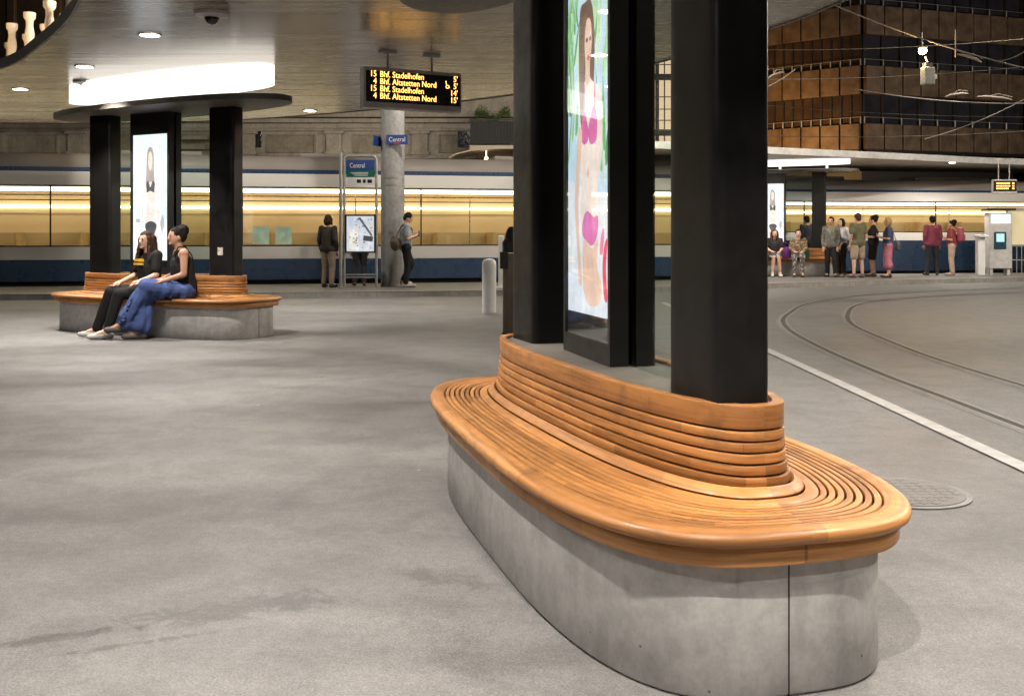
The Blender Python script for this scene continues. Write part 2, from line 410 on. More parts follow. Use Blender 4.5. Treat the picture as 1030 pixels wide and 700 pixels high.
# manhole cover let into the plaza
mc = G(930, 496); mh = empty('manhole_cover', (2.0, mc.y, 0), 0, 'round iron manhole cover in the asphalt right of the near bench', 'manhole cover')
b = MB(); b.lathe((0,0,0), [(0.315,0.003),(0.315,0.007),(0.29,0.008)], 40); build(b, 'frame', M['bed'], mh)
b = MB(); b.lathe((0,0,0), [(0.285,0.004),(0.285,0.011),(0.0,0.0115)], 40)
for i in range(-4,5):
    for j in range(-4,5):
        if (i*i+j*j) < 18: b.box((i*0.058, j*0.058, 0.0118), (0.034, 0.034, 0.0022), R(45))
build(b, 'lid', plain('cast_iron', (0.15,0.142,0.135), 0.6, 0.1), mh)

# ------------------------------------------------------------------ bench and advertising kiosk
A0, B0, ROT0 = 1.225, 0.25, R(3.0)
OW = 0.38
NP = 300
def ring_pt(o, ph):
    w = max(0.0, min(1.0, o/OW)); a, b = A0+o, B0+o; nexp = 2.6+(3.3-2.6)*w; rot = ROT0*(1-w)
    an = ph; c, s = math.cos(an), math.sin(an)
    # even spread: mix of parametric and polar angle
    an = math.atan2(b*spow(s, 0.8), a*spow(c, 0.8)); c, s = math.cos(an), math.sin(an)
    r = 1/((abs(c/a)**nexp+abs(s/b)**nexp)**(1/nexp)); u, v = r*c, r*s
    return u*math.cos(rot)-v*math.sin(rot), u*math.sin(rot)+v*math.cos(rot)
class Sweep:
    def __init__(s): s.v = []; s.f = []; s.uv = []; s.mi = []
    def ring(s, prof, vid, mi=0):
        """prof: closed polygon of (offset, z); vid: ring number, drives the board tone"""
        k = len(prof); base = len(s.v); L = [0.0]
        pts = [[ring_pt(o, 2*math.pi*i/NP) for (o, z) in prof] for i in range(NP)]
        for i in range(NP):
            a = pts[i][0]; b = pts[(i+1) % NP][0]; L.append(L[-1]+math.hypot(a[0]-b[0], a[1]-b[1]))
        pl = [0.0]
        for j in range(k):
            a = prof[j]; b = prof[(j+1) % k]; pl.append(pl[-1]+math.hypot(a[0]-b[0], a[1]-b[1]))
        for i in range(NP):
            for j in range(k): s.v.append((*pts[i][j], prof[j][1]))
        off = (vid*0.377) % 0.62
        for i in range(NP):
            i2 = (i+1) % NP
            for j in range(k):
                j2 = (j+1) % k
                s.f.append((base+i*k+j, base+i2*k+j, base+i2*k+j2, base+i*k+j2)); s.mi.append(mi)
                u0, u1, v0, v1 = L[i]+off, L[i+1]+off, vid+0.3+pl[j], vid+0.3+pl[j+1]
                s.uv += [(u0,v0),(u1,v0),(u1,v1),(u0,v1)]
    def build(s, name, mats, parent, smooth=40):
        me = bpy.data.meshes.new(name); me.from_pydata(s.v, [], s.f)
        for m in (mats if isinstance(mats, list) else [mats]): me.materials.append(m)
        uvl = me.uv_layers.new(name='UVMap')
        for i, uv in enumerate(s.uv): uvl.data[i].uv = uv
        me.shade_smooth()
        me.set_sharp_from_angle(angle=R(smooth)); me.update()
        # make sure the faces point outwards
        bm = bmesh.new(); bm.from_mesh(me); bmesh.ops.recalc_face_normals(bm, faces=bm.faces[:]); bm.to_mesh(me); bm.free()
        return link(bpy.data.objects.new(name, me), parent)
def rrect(o0, o1, z0, z1, r=0.004):
    q = r*0.3
    return [(o0+r,z0),(o1-r,z0),(o1-q,z0+q),(o1,z0+r),(o1,z1-r),(o1-q,z1-q),(o1-r,z1),(o0+r,z1),(o0+q,z1-q),(o0,z1-r),(o0,z0+r),(o0+q,z0+q)]
def tilted(o, z, w, h, ang, r=0.004):
    c, s = math.cos(ang), math.sin(ang)
    return [(o+(a*c-b*s), z+(a*s+b*c)) for a, b in rrect(-w/2, w/2, -h/2, h/2, r)]

def make_bench(label):
    root = empty('round_bench', (0,0,0), 0, label, 'bench', 'curved timber benches on concrete bases')
    # cast base
    base = MB(); ns = 200
    ring = [se_poly(1.605-0.085-t, 0.63-0.085-t, 3.3, ns) for t in (0.012, 0.0, 0.0)]
    zs = (0.0, 0.012, 0.41)
    vs = [(x, y, z) for rr, z in zip(ring, zs) for x, y in rr]
    base.add(vs, [(i*ns+q, i*ns+(q+1) % ns, (i+1)*ns+(q+1) % ns, (i+1)*ns+q) for i in range(2) for q in range(ns)])
    base.add([(x, y, 0.41) for x, y in ring[2]], [tuple(range(ns))])
    bo = build(base, 'concrete_base', M['concrete'], root, 60)
    # the vertical joints between the cast segments
    for u_s, side in ((1.51999,-1),(-1.51999,1),(0.0,1)):
        a, b_, n_ = 1.52, 0.545, 3.3; v = side*b_*(1-abs(u_s/a)**n_)**(1/n_)
        gx, gy = spow(u_s/a, n_-1)/a, spow(v/b_, n_-1)/b_; an = math.atan2(gy, gx)
        jm = MB(); jm.box((u_s, v, 0.205), (0.006, 0.003, 0.396), an); build(jm, 'joint', M['darkgap'], bo)
    s = Sweep(); s.ring(rrect(0.20, 0.352, 0.395, 0.452, 0.006), 40); s.build('fascia', M['wood'], root)
    s = Sweep(); o1 = 0.383; nz = [(0.31,0.455),(0.352,0.4525),(0.372,0.456),(0.381,0.465),(0.3845,0.477),(0.381,0.489),(0.372,0.4965),(0.358,0.500),(0.315,0.500),(0.311,0.497)]
    s.ring(nz, 41); s.build('seat_edge', M['wood'], root)
    s = Sweep(); x = 0.1235
    for i in range(7): s.ring(rrect(x, x+0.0194, 0.468, 0.4995, 0.003), 20+i); x += 0.0268
    seat = s.build('seat', M['wood'], root)
    s = Sweep(); s.ring([(0.0,0.440),(0.315,0.440),(0.315,0.462),(0.0,0.462)], 60); s.build('under_core', M['darkgap'], seat)  # near-black core added under the slats, keeps the gaps dark
    s = Sweep()
    s.ring(rrect(-0.045, 0.0, 0.702, 0.780, 0.006), 1)
    offs = (0.001, 0.0035, 0.007, 0.013, 0.022)
    for i, o in enumerate(offs):
        z1 = 0.6965-i*0.0352; s.ring(rrect(o-0.03, o, z1-0.0298, z1, 0.004), 2+i)
    s.ring(tilted(0.046, 0.512, 0.042, 0.026, R(-38)), 8)
    s.ring(tilted(0.094, 0.490, 0.046, 0.024, R(-10)), 9)
    bk = s.build('backrest', M['wood'], root)
    s = Sweep(); s.ring([(-0.06,0.44),(0.05,0.44),(0.018,0.50),(-0.012,0.55),(-0.02,0.70),(-0.06,0.70)], 61); s.build('back_core', M['darkgap'], bk)  # near-black core added behind the back slats for dark gaps
    top = MB(); top.prism([ring_pt(-0.044, 2*math.pi*i/120) for i in range(120)], 0.70, 0.766); build(top, 'top_slab', M['platform'], root)
    return root

rotv = lambda u, v: (u*math.cos(ROT0)-v*math.sin(ROT0), u*math.sin(ROT0)+v*math.cos(ROT0))

# ---- posters: flat printed sheets behind glass, lit from behind
def smooth_poly(pts, per=5):
    n = len(pts); out = []
    for i in range(n):
        p0, p1, p2, p3 = (Vector(pts[(i+j) % n]) for j in (-1,0,1,2))
        for q in range(per):
            t = q/per; out.append(0.5*((2*p1)+(-p0+p2)*t+(2*p0-5*p1+4*p2-p3)*t*t+(-p0+3*p1-3*p2+p3)*t**3))
    return out
PM = {}
def pm(col, s=1.0):
    key = (col, s)
    if key not in PM: PM[key] = ink('print_ink', col, s)
    return PM[key]
POSTER_S = 1.35
class Sheet:
    """a printed sheet in (0..1, 0..1), mounted at y = 0 facing -y, drawn in thin ink layers"""
    def __init__(s, w, h): s.w, s.h, s.mb, s.mats, s.lay = w, h, MB(), [], 0
    def ink(s, pts, col, sm=True, k=1.0):
        m = pm(col, POSTER_S*k)
        if m not in s.mats: s.mats.append(m)
        s.lay += 1; pts = smooth_poly(pts) if sm else [Vector(p) for p in pts]
        pts = [Vector((max(0.0, min(1.0, p.x)), max(0.0, min(1.0, p.y)))) for p in pts]
        y = -0.00003*s.lay
        s.mb.add([(p.x*s.w, y, p.y*s.h) for p in pts], [tuple(range(len(pts)))], s.mats.index(m))
    def build(s, name, parent, loc, rz):
        me = bpy.data.meshes.new(name); me.from_pydata(s.mb.v, [], s.mb.f)
        for m in s.mats: me.materials.append(m)
        for p, i in zip(me.polygons, s.mb.mi): p.material_index = i
        o = link(bpy.data.objects.new(name, me), parent); o.location = loc; o.rotation_euler = (0,0,rz); return o
SKIN, SKIN2, HAIR = (0.97,0.81,0.72), (0.84,0.60,0.49), (0.20,0.12,0.08)
def poster_garden(w, h):
    s = Sheet(w, h); r = random.Random(3)
    s.ink([(0,0),(1,0),(1,1),(0,1)], (0.62,0.80,0.92), False)
    s.ink([(0,0),(1,0),(1,0.30),(0,0.36)], (0.80,0.84,0.88), False)
    for i in range(90):                          # tall leaves left and right of the figure
        left = r.random() < 0.45; x = r.uniform(-0.02,0.30) if left else r.uniform(0.62,1.02); y = r.uniform(0.34,1.0)
        L = r.uniform(0.07,0.2); a = r.uniform(0.9,2.2); wd = r.uniform(0.012,0.03); dx, dy = math.cos(a)*L*1.6, math.sin(a)*L
        col = r.choice([(0.20,0.50,0.20),(0.33,0.64,0.27),(0.12,0.36,0.16),(0.52,0.78,0.44),(0.72,0.90,0.66)])
        s.ink([(x-wd,y),(x+dx*0.5-wd,y+dy*0.55),(x+dx,y+dy),(x+dx*0.5+wd,y+dy*0.5),(x+wd,y)], col)
    K0 = s.ink; ys = 0.82
    s.ink = lambda pts, col, sm=True, k=1.0: K0([(x, y*ys) for x, y in pts], col, sm, k)
    s.ink([(0.34,0.99),(0.30,0.90),(0.30,0.78),(0.33,0.68),(0.42,0.66),(0.62,0.68),(0.68,0.80),(0.66,0.93),(0.58,1.0),(0.45,1.0)], HAIR)            # hair
    s.ink([(0.40,0.72),(0.50,0.765),(0.62,0.74),(0.78,0.71),(0.86,0.64),(0.84,0.50),(0.74,0.40),(0.72,0.33),(0.74,0.26),(0.62,0.20),(0.44,0.22),(0.36,0.30),(0.38,0.40),(0.33,0.52),(0.30,0.63)], SKIN)
    s.ink([(0.46,0.74),(0.46,0.80),(0.44,0.86),(0.46,0.925),(0.53,0.945),(0.60,0.92),(0.61,0.85),(0.57,0.80),(0.56,0.74)], (0.90,0.62,0.48))     # neck and face
    s.ink([(0.47,0.875),(0.50,0.885),(0.52,0.875),(0.50,0.868)], (0.12,0.06,0.04)); s.ink([(0.555,0.875),(0.575,0.885),(0.595,0.875),(0.575,0.868)], (0.12,0.06,0.04))
    s.ink([(0.50,0.818),(0.535,0.828),(0.57,0.818),(0.535,0.808)], (0.70,0.15,0.16))
    s.ink([(0.34,0.94),(0.31,0.85),(0.31,0.70),(0.36,0.60),(0.42,0.62),(0.43,0.76),(0.45,0.90),(0.50,0.96)], (0.27,0.17,0.115))
    s.ink([(0.38,0.62),(0.43,0.655),(0.52,0.60),(0.52,0.555),(0.42,0.545),(0.36,0.57)], (0.74,0.16,0.40)); s.ink([(0.54,0.60),(0.66,0.66),(0.74,0.61),(0.72,0.55),(0.60,0.54),(0.54,0.56)], (0.76,0.18,0.42))
    s.ink([(0.41,0.65),(0.43,0.73),(0.45,0.73),(0.44,0.65)], (0.74,0.16,0.40)); s.ink([(0.66,0.65),(0.68,0.73),(0.70,0.72),(0.69,0.64)], (0.74,0.16,0.40))
    s.ink([(0.50,0.45),(0.53,0.47),(0.55,0.45),(0.53,0.435)], SKIN2)
    s.ink([(0.40,0.30),(0.50,0.33),(0.66,0.31),(0.76,0.31),(0.74,0.25),(0.62,0.22),(0.46,0.235),(0.38,0.26)], (0.78,0.20,0.48))
    s.ink([(0.42,0.24),(0.40,0.14),(0.42,0.07),(0.56,0.03),(0.78,0.04),(0.84,0.10),(0.74,0.15),(0.76,0.24),(0.62,0.21)], (0.88,0.60,0.46))   # folded legs
    s.ink([(0.30,0.60),(0.24,0.50),(0.20,0.34),(0.26,0.20),(0.30,0.10),(0.38,0.10),(0.33,0.20),(0.29,0.34),(0.33,0.46),(0.38,0.58)], (0.84,0.56,0.42))
    s.ink([(0.52,0.22),(0.50,0.15),(0.56,0.08),(0.59,0.09),(0.54,0.15),(0.56,0.22)], SKIN2)
    s.ink([(0.86,0.15),(0.90,0.22),(0.97,0.24),(0.94,0.15),(0.97,0.06),(0.90,0.06)], (0.85,0.10,0.14)); s.ink([(0.80,0.20),(0.84,0.26),(0.90,0.27),(0.87,0.20)], (0.90,0.25,0.40))
    return s
def poster_pale(w, h):
    s = Sheet(w, h)
    s.ink([(0,0),(1,0),(1,1),(0,1)], (0.80,0.90,0.97), False)
    s.ink([(0,0),(1,0),(1,0.28),(0,0.28)], (0.92,0.93,0.95), False)
    s.ink([(0.40,0.66),(0.37,0.56),(0.40,0.42),(0.34,0.28),(0.30,0.10),(0.36,0.0),(0.72,0.0),(0.76,0.12),(0.70,0.28),(0.64,0.42),(0.67,0.56),(0.62,0.66)], (0.84,0.72,0.66))
    s.ink([(0.42,0.86),(0.40,0.74),(0.38,0.60),(0.45,0.62),(0.58,0.62),(0.63,0.60),(0.62,0.74),(0.60,0.86),(0.51,0.90)], (0.42,0.33,0.29))
    s.ink([(0.455,0.83),(0.45,0.76),(0.51,0.71),(0.565,0.76),(0.565,0.83),(0.51,0.865)], (0.86,0.68,0.58))
    s.ink([(0.39,0.60),(0.45,0.63),(0.51,0.58),(0.58,0.63),(0.65,0.60),(0.63,0.54),(0.51,0.55),(0.40,0.54)], (0.05,0.05,0.06))
    s.ink([(0.36,0.28),(0.52,0.31),(0.69,0.28),(0.62,0.20),(0.52,0.13),(0.43,0.20)], (0.05,0.05,0.06))
    s.ink([(0.37,0.60),(0.28,0.50),(0.25,0.36),(0.30,0.36),(0.34,0.48),(0.40,0.54)], (0.84,0.72,0.66)); s.ink([(0.66,0.60),(0.75,0.48),(0.78,0.34),(0.73,0.34),(0.70,0.47),(0.63,0.54)], (0.84,0.72,0.66))
    s.ink([(0.08,0.30),(0.20,0.30),(0.20,0.33),(0.08,0.33)], (0.50,0.45,0.50), False)
    s.ink([(0.80,0.30),(0.88,0.36),(0.92,0.28),(0.88,0.24),(0.86,0.20),(0.83,0.24)], (0.45,0.42,0.45))
    return s

HC = 3.45
def make_kiosk(label, poster, plate, sc_top=2.95):
    root = empty('advertising_kiosk', (0,0,0), 0, label, 'advertising kiosk', 'backlit poster kiosks rising from the benches')
    zt = sc_top
    for uc in (1.0, -1.0):
        cx, cy = rotv(uc*0.982, -0.028 if uc > 0 else 0.035); m = MB(); m.prism(se_poly(0.178, 0.098, 9.0, 128, ROT0, cx, cy), 0.766, zt); build(m, 'column', M['column'], root, 30)
    # two flat cases back to back with a slit between them
    RC = R(-1.0)
    def local(u, v): return (u*math.cos(RC)-v*math.sin(RC), u*math.sin(RC)+v*math.cos(RC))
    for v0, v1, face in ((-0.045, 0.050, -1), (0.060, 0.155, 1)):
        c = MB(); cu, cv = local((-0.52+0.14)/2, (v0+v1)/2); W = 0.66; D = v1-v0
        z0, zb, ztp = 0.767, 0.96, 2.66
        c.box((cu, cv, (z0+zt)/2), (W, D-0.026, zt-z0), RC)            # body set back behind the rim
        fr = 0.028; fv = v0+0.0065 if face < 0 else v1-0.0065
        for du in (-W/2+fr/2, W/2-fr/2):
            q = local((-0.52+0.14)/2+du, fv); c.box((q[0], q[1], (z0+zt)/2), (fr, 0.013, zt-z0), RC)
        for za, zc in ((z0+0.0, 0.855), (ztp+0.01, zt)):
            q = local(-0.19, fv); c.box((q[0], q[1], (za+zc)/2), (W-2*fr, 0.0125, zc-za), RC)
        case = build(c, 'poster_case', M['black'], root)
        g = MB(); q = local(-0.19, v0+0.006 if face < 0 else v1-0.006); g.box((q[0], q[1], (0.857+ztp+0.008)/2), (W-2*fr-0.004, 0.003, ztp+0.008-0.857), RC); build(g, 'cover_glass', M['coverglass'], case)
        sh = poster(W-2*fr-0.02, ztp-zb)
        q = local(-0.52+fr+0.01, v0+0.0122) if face < 0 else local(0.14-fr-0.01, v1-0.0122)
        sh.build('poster', case, (q[0], q[1], zb), RC+(0 if face < 0 else math.pi))
    for ua, ub in ((0.145, 0.80), (-0.80, -0.525)):
        g = MB(); q = local((ua+ub)/2, 0.055); g.box((q[0], q[1], (0.767+zt)/2), (ub-ua, 0.008, zt-0.768), RC); build(g, 'glass_panel', M['glass'], root)
    a, b, n, du, PR = plate
    p = MB(); o0 = se_poly(a-0.10, b-0.10, n, 120, PR, du, 0.03); o1 = se_poly(a, b, n, 120, PR, du, 0.03); o2 = se_poly(a-0.06, b-0.06, n, 120, PR, du, 0.03)
    nn = 120; vs = [(x,y,zt) for x,y in o0]+[(x,y,zt+0.015) for x,y in o1]+[(x,y,zt+0.085) for x,y in o1]+[(x,y,zt+0.10) for x,y in o2]
    p.add(vs, [tuple(range(nn-1,-1,-1)), tuple(range(3*nn, 4*nn))]+[(i*nn+q, i*nn+(q+1)%nn, (i+1)*nn+(q+1)%nn, (i+1)*nn+q) for i in range(3) for q in range(nn)])
    build(p, 'roof_plate', M['plate'], root, 30)
    l = MB(); ro = se_poly(a-0.22, b-0.20, n, 100, PR, du, 0.03); l.prism(ro, zt+0.24, HC-0.012)
    for k_ in (-0.6, 0.0, 0.6): l.tube([(du+k_*a*math.cos(PR), 0.03+k_*a*math.sin(PR), zt+0.09),(du+k_*a*math.cos(PR), 0.03+k_*a*math.sin(PR), zt+0.25)], 0.03, 8); build(l, 'cove_light', M['cove'], root, 50)
    return root

NEAR, NEAR_A = Vector((0.415, 4.39, 0)), R(-75.0)
L_KB = ['curved timber bench on a grey concrete base, large and empty at the front', 'curved timber bench on a concrete base, with two women sitting on it', 'curved timber bench on the far platform, two seated people at its left end']
bench = make_bench(L_KB[0]); bench.location = NEAR; bench.rotation_euler = (0,0,NEAR_A)
kiosk = make_kiosk('black kiosk rising from the large near bench, with a poster of a pink bikini', poster_garden, (2.35, 0.62, 2.3, -1.05, R(3))); kiosk.location = NEAR; kiosk.rotation_euler = (0,0,NEAR_A)
MID, MID_A = Vector((-4.7, 13.8, 0)), R(-28.0)
b2 = copy_tree(bench); b2['label'] = L_KB[1]; b2.location = MID; b2.rotation_euler = (0,0,MID_A); b2.scale = (1.12,1.12,1)
kiosk2 = make_kiosk('black kiosk behind the two seated women, pale poster and glowing roof light', poster_pale, (1.98, 0.56, 2.3, 0.0, R(-4))); st = MB(); st.box((0,0,0), (0.075,0.003,0.10)); q_ = rotv(0.982, -0.028-0.0985); so_ = build(st, 'sticker', plain('torn_sticker', (0.42,0.36,0.33), 0.6, var=0.6, scale=30), kiosk2); so_.location = (q_[0], q_[1], 1.09); so_.rotation_euler = (0, 0, ROT0)
kiosk2.location = MID; kiosk2.rotation_euler = (0,0,MID_A); kiosk2.scale = (1.12,1.12,1.0)
FAR, FAR_A = Vector((7.85, 30.0, 0.118)), R(-22.0)
b3 = copy_tree(bench); b3['label'] = L_KB[2]; b3.location = FAR; b3.rotation_euler = (0,0,FAR_A); b3.scale = (1.12,1.12,1)
kiosk3 = copy_tree(kiosk2); [bpy.data.objects.remove(c) for c in list(kiosk3.children) if c.name.startswith('sticker')]; kiosk3['label'] = 'dark kiosk on the far platform, half hidden by the near column'; kiosk3.location = FAR; kiosk3.rotation_euler = (0,0,FAR_A)

# ------------------------------------------------------------------ canopies
HC = 3.45
def canopy(outline, name, label, h, th, inset, mats):
    root = empty(name, (0,0,0), 0, label, 'canopy', 'flat canopies over the stop')
    m = MB(); n = len(outline); o = [Vector(p) for p in outline]
    m.add([(p.x,p.y,h) for p in o], [tuple(range(n))], 0); build(m, 'soffit', mats[0], root)
    m = MB(); vs = [(p.x,p.y,h-0.012) for p in o]+[(p.x,p.y,h+th) for p in o]
    m.add(vs, [(i,(i+1)%n,n+(i+1)%n,n+i) for i in range(n)]); f = build(m, 'fascia', mats[1], root)
    sol = f.modifiers.new('thick','SOLIDIFY'); sol.thickness = 0.03; sol.offset = 0
    m = MB(); m.add([(p.x,p.y,h+th-0.01) for p in o], [tuple(range(n))], 0); build(m, 'roof_sheet', mats[2], root)
    return root
right_edge = catmull([(-12,19.5),(-9.8,19.75),(-7.2,19.75),(-4.9,19.1),(-2.5,17.7),(0.0,15.75),(1.6,13.2),(2.65,10.7),(3.03,9.33),(3.35,7.0),(3.5,4.0),(3.3,1.0),(2.6,-2.0)], 8)
left_edge = catmull([(-2.9,-2.0),(-2.4,1.0),(-2.35,4.0),(-2.75,6.5),(-3.95,9.35),(-5.35,11.6),(-6.75,13.35),(-8.8,14.6),(-12,15.2)], 8)
can1 = canopy([(p.x,p.y) for p in right_edge+left_edge], 'canopy', 'large curved canopy with a brushed metal soffit over the plaza benches', HC, 0.12, 0, [M['ceil'], M['fascia'], M['roof']])
c2 = catmull([(3.0,25.2),(6.0,26.8),(9.0,28.3),(12.0,29.8),(16.0,31.6),(26,34)], 6)+[Vector((26,38)),Vector((16,35.6)),Vector((8.0,34.2)),Vector((3.0,33.0))]
can2 = canopy([(p.x,p.y) for p in c2], 'canopy', 'thin pale edged canopy over the far tram platform', 3.45, 0.17, 0, [M['soffit'], M['pale_fascia'], M['roof']])
for px in ((5.6,29.4),(15.8,33.4)):
    pass

# downlights recessed in the soffit
DL = [(-7.25,15.1),(-5.45,13.06),(-3.88,10.97),(-3.5,17.75),(-2.65,8.9),(-1.75,6.3),(-1.55,3.4),(-1.7,0.4),(2.55,8.2),(2.6,5.6),(2.7,2.7),(2.4,0.2),(0.3,1.2)]
dl_lab = {0:'round ceiling downlight, leftmost in the picture', 1:'round ceiling downlight just beyond the dome camera at the left', 2:'round ceiling downlight above the glowing kiosk, highest of those seen', 3:'round ceiling downlight near the far canopy edge left of the departure board'}
def downlight(loc, label, grp='downlights recessed in the canopies'):
    r_ = empty('downlight', loc, 0, label, 'ceiling light', grp)
    m = MB(); m.lathe((0,0,0), [(0.10,-0.012),(0.125,-0.010),(0.125,-0.002),(0.10,-0.001),(0.10,-0.012)], 28, 0, False); build(m, 'rim', M['chrome'], r_)
    m = MB(); m.lathe((0,0,0), [(0.0,-0.0085),(0.098,-0.0085),(0.098,-0.003)], 28); build(m, 'lens', M['down'], r_)
    return r_
first = downlight((*DL[0], HC), dl_lab[0])
for i, (x, y) in enumerate(DL):
    if i > 0:
        c = copy_tree(first); c.location = (x, y, HC); c['label'] = dl_lab.get(i, 'round ceiling downlight above the near bench, out of the photograph')
    spot('downlight_lamp', (x, y, HC-0.03), DLP*(1.75 if i == 12 else 1.35 if i in (5,6) else 1.7 if i < 4 else 1.0), size=104, blend=0.40, rad=0.05)
DL2 = [(9.6,29.6),(13.2,30.7),(6.5,28.2)]
for i, (x, y) in enumerate(DL2):
    c = copy_tree(first); c.location = (x, y, HC); c['label'] = ['small downlight under the far canopy above the standing people','small downlight under the far canopy beside the hanging display','small downlight under the far canopy behind the dark column'][i]
    spot('downlight_lamp', (x, y, HC-0.03), 430, size=150, blend=0.7)

# dome cameras
for (x, y, lab) in ((213, 13, 'dark dome camera under the soffit, upper of the two'), (86, 82, 'dark dome camera under the soffit beside the second downlight')):
    Z = (HC-EYE)*F/(H0-y); q = P(x, y, Z)
    d = empty('dome_camera', (q.x, Z, HC), 0, lab, 'camera', 'dome cameras under the canopy')
    m = MB(); m.lathe((0,0,0), [(0.08,-0.05),(0.09,-0.04),(0.16,-0.03),(0.17,-0.002)], 24); build(m, 'mount', M['grey'], d, 40)
    m = MB(); m.lathe((0,0,0), [(0.0,-0.12),(0.03,-0.115),(0.052,-0.10),(0.066,-0.075),(0.068,-0.051)], 24); build(m, 'dome', plain('smoked_dome', (0.012,0.012,0.013), 0.08), d, 60)

# ------------------------------------------------------------------ hanging departure board
def led_board(loc, w, h, d, rz, lines, label, size, hang, rows):
    r_ = empty('departure_board', loc, rz, label, 'display')
    m = MB(); m.box((0, d/2, 0), (w, d, h), bev=0.012); c = build(m, 'case', M['grey'], r_)
    m = MB(); m.box((0, -0.003, 0.012), (w*0.96, 0.006, h*0.76)); s_ = build(m, 'screen', M['screen'], r_)
    for i, (num, dest, mins, wc) in enumerate(lines):
        z = h*0.30-i*h*0.178-size*0.30
        for (tx, t, al) in ((-w*0.375, num, 'RIGHT'), (-w*0.345, dest, 'LEFT'), (w*0.455, mins, 'RIGHT')):
            if t: text_mesh('lettering', t, size, M['led'], s_, (tx, -0.0075, z+0.012), (R(90),0,0), al, 0.0012, 0.86)
        if wc:
            w_ = MB(); x0 = w*0.345; z0 = z+0.02
            w_.tube([(x0-0.018, -0.008, z0+0.062),(x0-0.010, -0.008, z0+0.03),(x0+0.016, -0.008, z0+0.03),(x0+0.026, -0.008, z0)], 0.0045, 6)
            w_.tube([(x0+0.017*math.cos(a)-0.002, -0.008, z0+0.012+0.018*math.sin(a)) for a in [R(110+q*25) for q in range(11)]], 0.004, 6)
            w_.ell((x0-0.018,-0.008,z0+0.074), (0.008,0.003,0.008)); build(w_, 'lettering', M['led'], s_)
    for x in (-w*0.24, w*0.21):
        m = MB(); m.tube([(x, d/2, h/2-0.01),(x, d/2, hang)], 0.014, 10); m.box((x, d/2, hang-0.015), (0.20, 0.07, 0.03)); build(m, 'hanger', M['grey'], r_)
    return r_
bl, br = P(366, 88, 11.75), P(464.5, 93, 12.3)
bc = (bl+br)/2
led_board((bc.x, bc.y, 3.005), (br-bl).to_2d().length, 0.47, 0.16, math.atan2(br.y-bl.y, br.x-bl.x), [('15','Bhf. Stadelhofen',"5'",0),('4','Bhf. Altstetten Nord',"5'",1),('15','Bhf. Stadelhofen',"14'",0),('4','Bhf. Altstetten Nord',"15'",0)], 'hanging departure board with four amber lines of tram times', 0.098, HC-3.005, 4)
